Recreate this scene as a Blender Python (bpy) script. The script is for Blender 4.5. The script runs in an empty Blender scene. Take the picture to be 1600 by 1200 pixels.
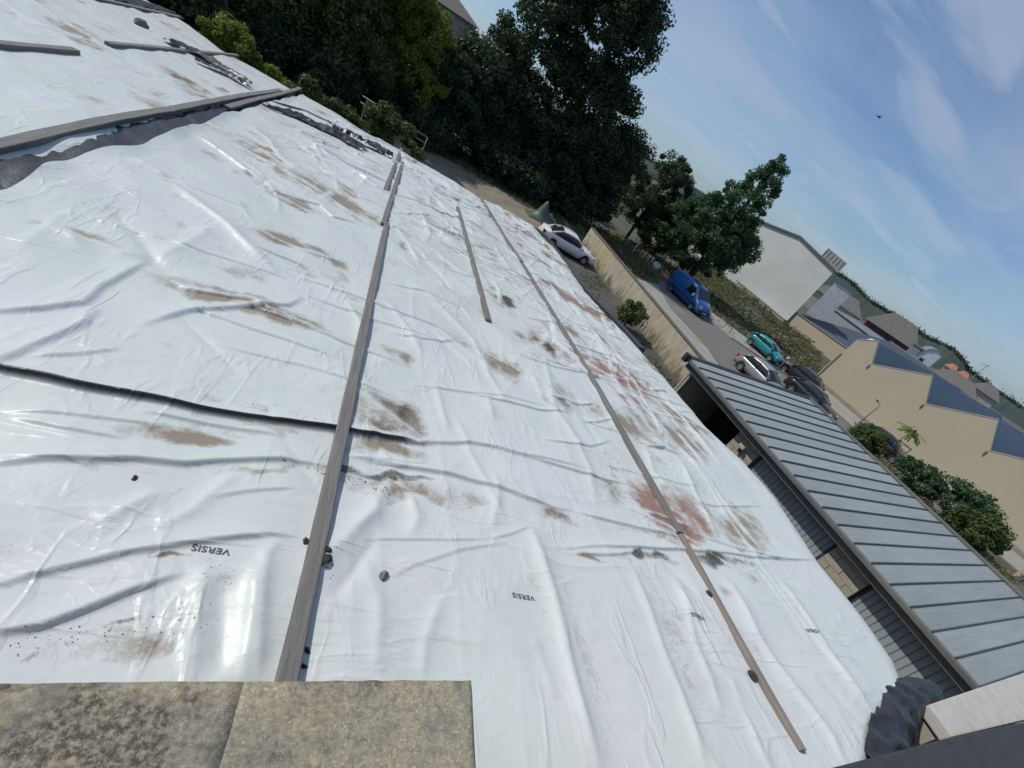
import bpy, bmesh, math, random
import numpy as np
from mathutils import Matrix, Vector

# ------------------------------------------------------------------ camera, sky, sun, exposure
SC = bpy.context.scene
COL = SC.collection
CAM_H = 7.6
def setup_camera():
    roll, pitch, yaw = math.radians(33.5), math.radians(28.8275), math.radians(25.9924)
    fwd = Vector((math.sin(yaw)*math.cos(pitch), math.cos(yaw)*math.cos(pitch), -math.sin(pitch)))
    r0 = Vector((math.cos(yaw), -math.sin(yaw), 0)); u0 = r0.cross(fwd)
    c, s = math.cos(roll), math.sin(roll)
    right = c*r0 + s*u0; up = -s*r0 + c*u0
    m = Matrix((right, up, -fwd)).transposed().to_4x4()
    m.translation = (0, 0, CAM_H)
    cd = bpy.data.cameras.new('camera'); cd.sensor_width = 36; cd.lens = 36*740/1600
    cd.clip_start = 0.02; cd.clip_end = 6000
    co = bpy.data.objects.new('camera', cd); COL.objects.link(co); co.matrix_world = m
    SC.camera = co
setup_camera()
SUN_AZ, SUN_EL = math.radians(-56), math.radians(46)      # azimuth from +Y, towards -X
SUN_DIR = Vector((math.sin(SUN_AZ)*math.cos(SUN_EL), math.cos(SUN_AZ)*math.cos(SUN_EL), math.sin(SUN_EL)))
def setup_world():
    w = bpy.data.worlds.new('World'); SC.world = w; w.use_nodes = True
    nt = w.node_tree; N = nt.nodes; L = nt.links
    for n in list(N): N.remove(n)
    out = N.new('ShaderNodeOutputWorld'); bg = N.new('ShaderNodeBackground'); bg.inputs[1].default_value = 0.10
    sky = N.new('ShaderNodeTexSky'); sky.sky_type = 'NISHITA'; sky.sun_disc = False
    sky.sun_elevation = SUN_EL; sky.sun_rotation = SUN_AZ; sky.air_density = 1.0; sky.dust_density = 0.6; sky.ozone_density = 3.0
    tc = N.new('ShaderNodeTexCoord')
    # thin cirrus: project the direction on a high layer, stretch it and use fractal noise
    sep = N.new('ShaderNodeSeparateXYZ'); L.new(tc.outputs['Generated'], sep.inputs[0])
    ad = N.new('ShaderNodeMath'); ad.operation = 'ADD'; ad.inputs[1].default_value = 0.16; L.new(sep.outputs[2], ad.inputs[0])
    mx = N.new('ShaderNodeMath'); mx.operation = 'MAXIMUM'; mx.inputs[1].default_value = 0.05; L.new(ad.outputs[0], mx.inputs[0])
    dv = N.new('ShaderNodeVectorMath'); dv.operation = 'DIVIDE'; L.new(tc.outputs['Generated'], dv.inputs[0]); L.new(mx.outputs[0], dv.inputs[1])
    mp = N.new('ShaderNodeMapping'); mp.inputs['Rotation'].default_value = (0, 0, math.radians(38)); mp.inputs['Scale'].default_value = (0.62, 1.25, 0.0)
    L.new(dv.outputs[0], mp.inputs[0])
    n1 = N.new('ShaderNodeTexNoise'); n1.inputs['Scale'].default_value = 1.7; n1.inputs['Detail'].default_value = 9; n1.inputs['Roughness'].default_value = 0.50; n1.inputs['Distortion'].default_value = 0.9
    L.new(mp.outputs[0], n1.inputs['Vector'])
    r1 = N.new('ShaderNodeMapRange'); r1.inputs[1].default_value = 0.40; r1.inputs[2].default_value = 0.68; r1.inputs[3].default_value = 0.0; r1.inputs[4].default_value = 0.62
    r1.interpolation_type = 'SMOOTHSTEP'; L.new(n1.outputs['Fac'], r1.inputs[0])
    tint = N.new('ShaderNodeMix'); tint.data_type = 'RGBA'; tint.blend_type = 'MULTIPLY'; tint.inputs[0].default_value = 1.0; L.new(sky.outputs[0], tint.inputs[6]); tint.inputs[7].default_value = (0.66, 0.88, 1.10, 1)
    mixc = N.new('ShaderNodeMix'); mixc.data_type = 'RGBA'
    n2 = N.new('ShaderNodeTexNoise'); n2.inputs['Scale'].default_value = 0.8; n2.inputs['Detail'].default_value = 5; n2.inputs['Roughness'].default_value = 0.5; L.new(mp.outputs[0], n2.inputs['Vector'])
    r2 = N.new('ShaderNodeMapRange'); r2.interpolation_type = 'SMOOTHSTEP'; r2.inputs[1].default_value = 0.30; r2.inputs[2].default_value = 0.68; r2.inputs[3].default_value = 0.10; r2.inputs[4].default_value = 0.62; L.new(n2.outputs['Fac'], r2.inputs[0])
    mxx = N.new('ShaderNodeMath'); mxx.operation = 'MAXIMUM'; L.new(r1.outputs[0], mxx.inputs[0]); L.new(r2.outputs[0], mxx.inputs[1])
    L.new(mxx.outputs[0], mixc.inputs[0]); L.new(tint.outputs[2], mixc.inputs[6]); mixc.inputs[7].default_value = (4.7, 5.55, 7.0, 1)
    L.new(mixc.outputs[2], bg.inputs[0]); L.new(bg.outputs[0], out.inputs[0])
setup_world()
def setup_sun():
    d = bpy.data.lights.new('sun', 'SUN'); d.energy = 3.5; d.angle = math.radians(0.53); d.color = (1.0, 0.955, 0.88)
    o = bpy.data.objects.new('sun', d); COL.objects.link(o)
    o.rotation_euler = (-SUN_DIR).to_track_quat('-Z', 'Y').to_euler(); o.location = (-20, 15, 40)
setup_sun()
SC.view_settings.view_transform = 'Standard'; SC.view_settings.look = 'None'
SC.view_settings.exposure = -0.12; SC.view_settings.gamma = 1.0; SC.view_settings.use_curve_mapping = False
SC.render.engine = 'CYCLES'; SC.render.resolution_x = 1024; SC.render.resolution_y = 768
RNG = np.random.default_rng(7); random.seed(7)

# ------------------------------------------------------------------ helpers: materials
MATS = {}
def nodes(m):
    nt = m.node_tree; return nt, nt.nodes, nt.links
def pm(name, base, base2=None, scale=4.0, rough=0.75, bump=0.0, bscale=None, metal=0.0, contrast=(0.35, 0.65), stretch=(1, 1, 1), detail=6, spec=0.5, coat=0.0, trans=0.0, third=None):
    """procedural paint/stone/wood: two tones mixed by noise, optional third tone, noise bump"""
    if name in MATS: return MATS[name]
    m = bpy.data.materials.new(name); m.use_nodes = True; nt, N, L = nodes(m)
    b = N['Principled BSDF']; b.inputs['Roughness'].default_value = rough; b.inputs['Metallic'].default_value = metal
    b.inputs['Specular IOR Level'].default_value = spec; b.inputs['Coat Weight'].default_value = coat
    if base2 is None: base2 = tuple(c*0.8 for c in base)
    tc = N.new('ShaderNodeTexCoord'); mp = N.new('ShaderNodeMapping'); mp.inputs['Scale'].default_value = stretch
    L.new(tc.outputs['Object'], mp.inputs[0])
    n = N.new('ShaderNodeTexNoise'); n.inputs['Scale'].default_value = scale; n.inputs['Detail'].default_value = detail; n.inputs['Roughness'].default_value = 0.6
    L.new(mp.outputs[0], n.inputs['Vector'])
    r = N.new('ShaderNodeMapRange'); r.inputs[1].default_value = contrast[0]; r.inputs[2].default_value = contrast[1]; L.new(n.outputs['Fac'], r.inputs[0])
    mx = N.new('ShaderNodeMix'); mx.data_type = 'RGBA'; L.new(r.outputs[0], mx.inputs[0])
    mx.inputs[6].default_value = (*base, 1); mx.inputs[7].default_value = (*base2, 1)
    col = mx.outputs[2]
    if third:
        c3, s3, lo, hi = third
        n3 = N.new('ShaderNodeTexNoise'); n3.inputs['Scale'].default_value = s3; n3.inputs['Detail'].default_value = 8; n3.inputs['Roughness'].default_value = 0.65
        L.new(mp.outputs[0], n3.inputs['Vector'])
        r3 = N.new('ShaderNodeMapRange'); r3.inputs[1].default_value = lo; r3.inputs[2].default_value = hi; L.new(n3.outputs['Fac'], r3.inputs[0])
        m3 = N.new('ShaderNodeMix'); m3.data_type = 'RGBA'; L.new(r3.outputs[0], m3.inputs[0]); L.new(col, m3.inputs[6]); m3.inputs[7].default_value = (*c3, 1); col = m3.outputs[2]
    L.new(col, b.inputs['Base Color'])
    if bump:
        n2 = N.new('ShaderNodeTexNoise'); n2.inputs['Scale'].default_value = bscale or scale*4; n2.inputs['Detail'].default_value = 8; L.new(mp.outputs[0], n2.inputs['Vector'])
        bp = N.new('ShaderNodeBump'); bp.inputs['Strength'].default_value = min(1, bump); bp.inputs['Distance'].default_value = 0.02; L.new(n2.outputs['Fac'], bp.inputs['Height']); L.new(bp.outputs[0], b.inputs['Normal'])
    MATS[name] = m; return m
def paint(name, c, metal=0.0, rough=0.28):
    return pm(name, c, tuple(x*0.93 for x in c), 2.0, rough, 0.0, metal=metal, coat=0.6)
def leafmat(name, c1, c2):
    m = pm(name, tuple(x*.75 for x in c1), tuple(x*1.3 for x in c2), 1.3, 0.55, contrast=(0.38, 0.62), detail=8, spec=0.25)
    nt, N, L = nodes(m); b = N['Principled BSDF']; out = N['Material Output']
    if not any(n.type == 'BSDF_TRANSLUCENT' for n in N):
        t = N.new('ShaderNodeBsdfTranslucent'); t.inputs[0].default_value = (c1[0]*1.5, c1[1]*1.7, c1[2]*0.8, 1)
        ms = N.new('ShaderNodeMixShader'); ms.inputs[0].default_value = 0.3
        L.new(b.outputs[0], ms.inputs[1]); L.new(t.outputs[0], ms.inputs[2]); L.new(ms.outputs[0], out.inputs[0])
    return m

# ------------------------------------------------------------------ helpers: objects
def tag(o, label=None, cat=None, group=None, kind=None):
    if label: o['label'] = label
    if cat: o['category'] = cat
    if group: o['group'] = group
    if kind: o['kind'] = kind
    return o
def link(name, me, mat=None, parent=None):
    o = bpy.data.objects.new(name, me); COL.objects.link(o)
    if mat is not None:
        for m in (mat if isinstance(mat, (list, tuple)) else [mat]):
            me.materials.append(m)
    if parent is not None: o.parent = parent
    return o
def empty(name, loc=(0, 0, 0), rz=0.0):
    o = bpy.data.objects.new(name, None); COL.objects.link(o); o.location = loc; o.rotation_euler = (0, 0, rz); o.empty_display_size = 0.2
    return o
def arr_mesh(name, V, Q, smooth=False):
    """mesh from numpy arrays: V (n,3), Q (m,k) with constant k"""
    V = np.asarray(V, np.float32); Q = np.asarray(Q, np.int32); k = Q.shape[1]
    me = bpy.data.meshes.new(name); me.vertices.add(len(V)); me.vertices.foreach_set('co', V.ravel())
    me.loops.add(Q.size); me.loops.foreach_set('vertex_index', Q.ravel())
    me.polygons.add(len(Q)); me.polygons.foreach_set('loop_start', np.arange(0, Q.size, k, dtype=np.int32)); me.polygons.foreach_set('loop_total', np.full(len(Q), k, np.int32))
    if smooth: me.polygons.foreach_set('use_smooth', np.ones(len(Q), bool))
    me.update(calc_edges=True); me.validate(); return me
class MB:
    """collects boxes, prisms, tubes and lofts into one mesh"""
    def __init__(s): s.v = []; s.f = []; s.mi = []
    def add(s, V, F, mi=0):
        o = len(s.v); s.v += [tuple(map(float, p)) for p in V]; s.f += [tuple(o+i for i in f) for f in F]; s.mi += [mi]*len(F); return s
    def box(s, x0, x1, y0, y1, z0, z1, mi=0):
        return s.add([(x0,y0,z0),(x1,y0,z0),(x1,y1,z0),(x0,y1,z0),(x0,y0,z1),(x1,y0,z1),(x1,y1,z1),(x0,y1,z1)],
                     [(0,3,2,1),(4,5,6,7),(0,1,5,4),(1,2,6,5),(2,3,7,6),(3,0,4,7)], mi)
    def prism(s, poly, vec, mi=0):
        """planar polygon (3-D points) swept by vec"""
        n = len(poly); P = [Vector(p) for p in poly]; q = [p+Vector(vec) for p in P]
        F = [tuple(range(n-1, -1, -1)), tuple(range(n, 2*n))] + [(i, (i+1) % n, n+(i+1) % n, n+i) for i in range(n)]
        return s.add(P+q, F, mi)
    def tube(s, pts, r, n=8, mi=0, cap=True):
        P = [Vector(p) for p in pts]; rs = r if isinstance(r, (list, tuple)) else [r]*len(P)
        V = []; F = []; a = None
        for i, p in enumerate(P):
            d = (P[min(i+1, len(P)-1)] - P[max(i-1, 0)]).normalized()
            if a is None: a = d.orthogonal().normalized()
            a = (a - d*a.dot(d)).normalized(); b = d.cross(a)
            for k in range(n):
                t = 2*math.pi*k/n; V.append(p + (a*math.cos(t) + b*math.sin(t))*rs[i])
        for i in range(len(P)-1):
            for k in range(n):
                F.append((i*n+k, i*n+(k+1) % n, (i+1)*n+(k+1) % n, (i+1)*n+k))
        if cap: F.append(tuple(range(n-1, -1, -1))); F.append(tuple((len(P)-1)*n+k for k in range(n)))
        return s.add(V, F, mi)
    def loft(s, rings, closed=False, cap=True, mi=0):
        n = len(rings[0]); V = [p for r in rings for p in r]; F = []
        for i in range(len(rings)-1):
            for k in range(n if closed else n-1):
                F.append((i*n+k, i*n+(k+1) % n, (i+1)*n+(k+1) % n, (i+1)*n+k))
        if cap: F.append(tuple(range(n-1, -1, -1))); F.append(tuple((len(rings)-1)*n+k for k in range(n)))
        return s.add(V, F, mi)
    def build(s, name, mat, parent=None, smooth=False, bevel=0.0, fixn=True):
        me = bpy.data.meshes.new(name); me.from_pydata(s.v, [], s.f)
        if any(s.mi): me.polygons.foreach_set('material_index', s.mi)
        if fixn:
            bm = bmesh.new(); bm.from_mesh(me); bmesh.ops.recalc_face_normals(bm, faces=bm.faces[:])
            if bevel:
                bmesh.ops.bevel(bm, geom=[e for e in bm.edges if len(e.link_faces) == 2 and e.calc_face_angle(0) > 0.5], offset=bevel, segments=2, affect='EDGES', profile=0.7)
            bm.to_mesh(me); bm.free()
        if smooth: me.polygons.foreach_set('use_smooth', [True]*len(me.polygons))
        me.update(); o = link(name, me, mat, parent)
        return o
def copy_tree(o, parent=None):
    c = o.copy(); COL.objects.link(c); c.parent = parent
    for ch in list(o.children): copy_tree(ch, c)
    return c

# ------------------------------------------------------------------ helpers: numpy noise
def _hash(ix, iy, seed):
    n = (ix.astype(np.int64)*374761393 + iy.astype(np.int64)*668265263 + seed*974634777) & 0xffffffff
    n = ((n ^ (n >> 13))*1274126177) & 0xffffffff
    n = n ^ (n >> 16)
    return (n & 0xffff)/65535.0
def vnoise(x, y, seed=0):
    x0 = np.floor(x); y0 = np.floor(y); fx = x-x0; fy = y-y0
    fx = fx*fx*fx*(fx*(fx*6-15)+10); fy = fy*fy*fy*(fy*(fy*6-15)+10)
    a = _hash(x0, y0, seed); b = _hash(x0+1, y0, seed); c = _hash(x0, y0+1, seed); d = _hash(x0+1, y0+1, seed)
    return (a*(1-fx)+b*fx)*(1-fy) + (c*(1-fx)+d*fx)*fy
def fbm(x, y, seed=0, oct=4):
    v = 0; a = 0.5
    for i in range(oct): v = v + a*vnoise(x*2**i+17.3*i, y*2**i-9.1*i, seed+i); a *= 0.5
    return v

# ------------------------------------------------------------------ white sheeting over the low roof
SLOPE = 0.086522; ROOF_Z = 4.8            # roof plane: z = ROOF_Z - SLOPE*y
FOLDS=[('b', 0.085, 0.045, [(-2.195, 2.862), (-1.939, 2.928), (-1.748, 2.931), (-1.555, 2.946), (-1.33, 2.958), (-0.984, 2.997), (-0.625, 3.045), (-0.233, 3.12), (0.257, 3.237), (0.587, 3.313), (1.144, 3.404)]), ('p', 0.1, 0.035, [(0.587, 3.313), (1.144, 3.394), (1.761, 3.664), (2.282, 3.707), (3.195, 3.802), (3.455, 3.851)]), ('p', 0.07, 0.025, [(-0.964, 2.856), (-0.58, 2.912), (-0.009, 3.004)]), ('p', 0.09, 0.04, [(-1.441, 2.107), (-1.179, 2.263), (-0.803, 2.389), (-0.538, 2.451), (-0.34, 2.564), (0.052, 2.728), (0.453, 2.819)]), ('p', 0.09, 0.04, [(0.513, 2.968), (0.846, 3.014), (1.463, 3.062), (2.079, 3.035), (2.366, 2.994), (2.671, 2.98), (2.886, 3.024)]), ('p', 0.05, 0.015, [(0.497, 2.97), (0.844, 3.039), (1.265, 3.12)]), ('p', 0.075, 0.032, [(-1.013, 1.437), (-0.932, 1.494), (-0.832, 1.579), (-0.65, 1.696), (-0.538, 1.77), (-0.265, 1.886), (0.13, 2.029), (0.323, 2.065)]), ('p', 0.085, 0.038, [(-0.897, 1.243), (-0.811, 1.282), (-0.698, 1.327), (-0.578, 1.43), (-0.444, 1.551), (-0.235, 1.707)]), ('r', 0.05, 0.03, [(-0.15, 1.767), (-0.104, 1.531), (-0.063, 1.324), (-0.001, 1.114)]), ('r', 0.05, 0.028, [(0.1, 1.818), (0.158, 1.572), (0.19, 1.353), (0.221, 1.129)]), ('v', 0.05, 0.02, [(-0.036, 1.703), (0.018, 1.474), (0.104, 1.151)]), ('r', 0.05, 0.03, [(0.193, 2.008), (0.148, 1.875), (0.194, 1.618), (0.246, 1.359), (0.291, 1.134)]), ('p', 0.04, 0.012, [(0.707, 2.141), (0.991, 2.215), (1.416, 2.291), (1.807, 2.39)]), ('p', 0.04, 0.014, [(1.807, 2.39), (2.052, 2.518), (2.247, 2.64)]), ('r', 0.065, 0.05, [(2.256, 2.68), (2.29, 2.139), (2.32, 1.799), (2.315, 1.408), (2.31, 1.08), (2.318, 0.769)]), ('r', 0.05, 0.03, [(3.412, 2.495), (3.364, 2.008), (3.318, 1.654), (3.319, 1.303), (3.265, 0.92), (3.228, 0.736)]), ('r', 0.05, 0.03, [(3.949, 2.45), (3.964, 1.935), (4.022, 1.56), (4.008, 1.156), (3.922, 0.735)]), ('r', 0.06, 0.035, [(4.863, 2.58), (4.783, 1.941), (4.897, 1.463), (4.996, 1.05), (4.926, 0.776)]), ('r', 0.06, 0.035, [(6.001, 2.835), (5.923, 2.229), (5.832, 1.655), (5.954, 1.243)]), ('r', 0.05, 0.025, [(4.024, 2.426), (3.806, 1.764), (3.768, 1.433), (3.698, 1.142)]), ('r', 0.05, 0.018, [(1.337, 1.805), (1.209, 1.469), (1.185, 1.216)]), ('r', 0.05, 0.018, [(0.766, 2.006), (0.879, 1.684), (0.894, 1.205)]), ('v', 0.05, 0.018, [(0.597, 1.64), (0.727, 1.946), (0.842, 2.22)]), ('r', 0.07, 0.03, [(0.383, 1.759), (0.579, 2.072), (0.874, 2.513)]), ('p', 0.05, 0.012, [(0.912, 1.856), (1.095, 1.994), (1.523, 2.229), (1.964, 2.393)]), ('p', 0.07, 0.03, [(2.407, 2.446), (3.013, 2.598), (3.667, 2.747), (4.299, 2.864), (5.014, 2.987), (5.793, 3.079), (7.689, 3.426)]), ('p', 0.07, 0.03, [(2.883, 3.015), (3.173, 3.007), (3.82, 3.044), (4.433, 3.076)]), ('r', 0.07, 0.03, [(3.471, 6.665), (3.341, 5.767), (3.222, 5.02), (3.394, 4.382), (3.398, 3.83), (3.213, 3.108)]), ('p', 0.05, 0.02, [(1.067, 4.419), (1.732, 4.637), (2.513, 4.893), (3.227, 5.038)]), ('p', 0.06, 0.02, [(-1.404, 7.125), (-0.994, 7.021), (-0.553, 7.037), (0.025, 7.343)]), ('p', 0.07, 0.025, [(0.606, 7.156), (1.259, 7.435), (1.974, 7.442), (2.179, 7.047)]), ('p', 0.1, 0.035, [(0.821, 11.63), (1.648, 11.742), (2.398, 11.343), (3.43, 11.597), (3.846, 11.181), (4.698, 11.167)]), ('p', 0.08, 0.03, [(0.502, 11.658), (1.509, 13.027), (2.421, 12.618), (3.401, 12.637)]), ('p', 0.09, 0.03, [(1.01, 9.183), (1.841, 9.264), (2.744, 9.352), (3.319, 9.047)]), ('r', 0.05, 0.03, [(0.148, 5.933), (0.378, 5.533), (0.478, 4.833)]), ('r', 0.07, 0.04, [(-3.048, 7.811), (-2.841, 7.778), (-2.585, 7.666)]), ('r', 0.1, 0.06, [(-2.566, 7.616), (-2.104, 7.164), (-1.658, 6.855), (-1.152, 6.347), (-0.7, 5.921)]), ('r', 0.08, 0.035, [(-2.659, 5.024), (-2.307, 5.031), (-1.998, 5.052), (-1.762, 5.16)]), ('v', 0.1, 0.04, [(-2.522, 6.111), (-2.241, 5.747), (-1.984, 5.448), (-1.738, 5.129), (-1.505, 5.02)]), ('r', 0.1, 0.035, [(-1.674, 6.568), (-1.672, 5.737), (-1.743, 5.185)]), ('p', 0.1, 0.04, [(-2.207, 3.371), (-2.086, 3.525), (-1.947, 3.687), (-1.807, 3.945), (-1.837, 4.348), (-1.776, 5.121)]), ('p', 0.1, 0.036, [(-1.821, 2.783), (-1.79, 3.003), (-1.736, 3.288), (-1.667, 3.698), (-1.71, 3.972)]), ('p', 0.11, 0.04, [(-1.381, 3.903), (-1.19, 4.386), (-0.854, 4.778), (-0.439, 5.243), (-0.33, 5.624)]), ('p', 0.07, 0.03, [(-1.575, 4.9), (-1.339, 4.803), (-1.067, 4.876), (-0.791, 5.01), (-0.507, 4.93), (-0.053, 4.904)]), ('p', 0.08, 0.035, [(-1.615, 9.226), (-1.203, 9.337), (-0.785, 9.573), (-0.495, 9.225), (-0.047, 9.542)]), ('p', 0.09, 0.04, [(-3.228, 10.391), (-2.693, 10.219), (-2.188, 9.783), (-1.705, 9.598)]), ('r', 0.09, 0.04, [(-3.209, 13.441), (-2.474, 12.771), (-1.931, 11.601), (-1.02, 11.003)]), ('p', 0.09, 0.04, [(-1.928, 14.492), (-1.196, 14.092), (-0.469, 13.695), (0.251, 13.3)]), ('b', 0.12, 0.06, [(-3.787, 16.416), (-3.048, 17.445), (-2.188, 18.101), (-1.302, 17.707), (-0.555, 17.712)]), ('b', 0.1, 0.05, [(-3.728, 17.946), (-3.048, 19.407), (-2.024, 19.84), (-1.31, 19.658)]), ('p', 0.1, 0.04, [(-2.172, 14.899), (-1.256, 15.804), (-0.432, 15.173), (0.351, 14.91)]), ('r', 0.08, 0.035, [(1.144, 18.845), (2.105, 17.622), (2.859, 17.68), (3.662, 15.956)]), ('r', 0.08, 0.035, [(1.59, 16.423), (2.186, 14.918), (2.975, 13.229), (4.052, 13.991)]), ('r', 0.07, 0.03, [(2.839, 25.609), (3.816, 21.612), (5.825, 21.964), (6.707, 18.698)]), ('r', 0.06, 0.03, [(3.095, 7.893), (3.839, 7.945), (4.399, 7.303), (5.053, 7.008), (6.299, 7.518)]), ('p', 0.06, 0.025, [(2.524, 6.89), (3.13, 6.765), (3.467, 6.552), (4.647, 6.758), (6.45, 6.847)]), ('r', 0.05, 0.025, [(5.633, 10.89), (5.595, 8.711), (5.8, 7.223), (6.302, 6.596)]), ('r', 0.05, 0.025, [(7.356, 13.012), (6.852, 9.995), (7.081, 8.255)]), ('r', 0.05, 0.03, [(4.535, 6.473), (4.455, 5.306), (4.578, 4.887)]), ('r', 0.05, 0.03, [(5.904, 7.788), (5.608, 5.672), (5.904, 4.963), (6.116, 4.452)]), ('r', 0.05, 0.03, [(6.629, 7.461), (6.69, 6.268), (6.79, 5.137)]), ('r', 0.05, 0.03, [(5.528, 4.819), (5.351, 3.949), (5.209, 3.245)]), ('r', 0.05, 0.025, [(6.012, 4.701), (6.001, 3.777), (6.064, 3.239)]), ('r', 0.05, 0.025, [(4.886, 4.865), (4.662, 4.222), (4.837, 3.909)]), ('p', 0.05, 0.02, [(5.144, 3.826), (5.904, 3.991), (7.059, 4.331)]), ('r', 0.06, 0.03, [(1.261, 7.582), (1.699, 6.925), (2.098, 6.326), (2.198, 5.424), (2.357, 4.578)]), ('r', 0.06, 0.03, [(0.649, 6.424), (1.051, 5.709), (1.231, 5.124)]), ('r', 0.05, 0.025, [(1.389, 4.61), (1.449, 4.113), (1.501, 3.68)]), ('r', 0.05, 0.02, [(2.101, 4.728), (2.113, 4.192)]), ('r', 0.06, 0.03, [(0.912, 2.852), (0.778, 2.419), (0.631, 2.197)]), ('r', 0.05, 0.022, [(1.087, 2.72), (1.144, 2.455), (1.092, 2.251)]), ('r', 0.05, 0.022, [(1.972, 3.268), (1.952, 2.911), (1.823, 2.496)]), ('p', 0.05, 0.02, [(-1.708, 3.103), (-1.509, 3.288), (-1.329, 3.517)]), ('p', 0.06, 0.02, [(-1.54, 2.565), (-1.294, 2.64), (-1.012, 2.707), (-0.737, 2.777)]), ('r', 0.05, 0.02, [(-0.552, 2.2), (-0.672, 2.009), (-0.743, 1.896)]), ('p', 0.05, 0.015, [(-0.274, 2.231), (-0.108, 2.329), (0.199, 2.471)]), ('r', 0.05, 0.02, [(-0.197, 2.499), (-0.34, 2.103), (-0.475, 1.919)]), ('r', 0.07, 0.035, [(-4.788, 8.523), (-4.438, 8.825), (-3.903, 8.858)]), ('r', 0.07, 0.03, [(-7.06, 12.79), (-6.748, 13.585), (-5.835, 13.856)]), ('r', 0.07, 0.03, [(-7.206, 15.237), (-6.761, 16.302), (-6.377, 18.0)]), ('r', 0.08, 0.035, [(-5.392, 11.066), (-4.981, 11.657), (-4.202, 11.577)]), ('r', 0.08, 0.03, [(-5.712, 13.853), (-5.079, 14.166), (-4.263, 14.151)])]
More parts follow.
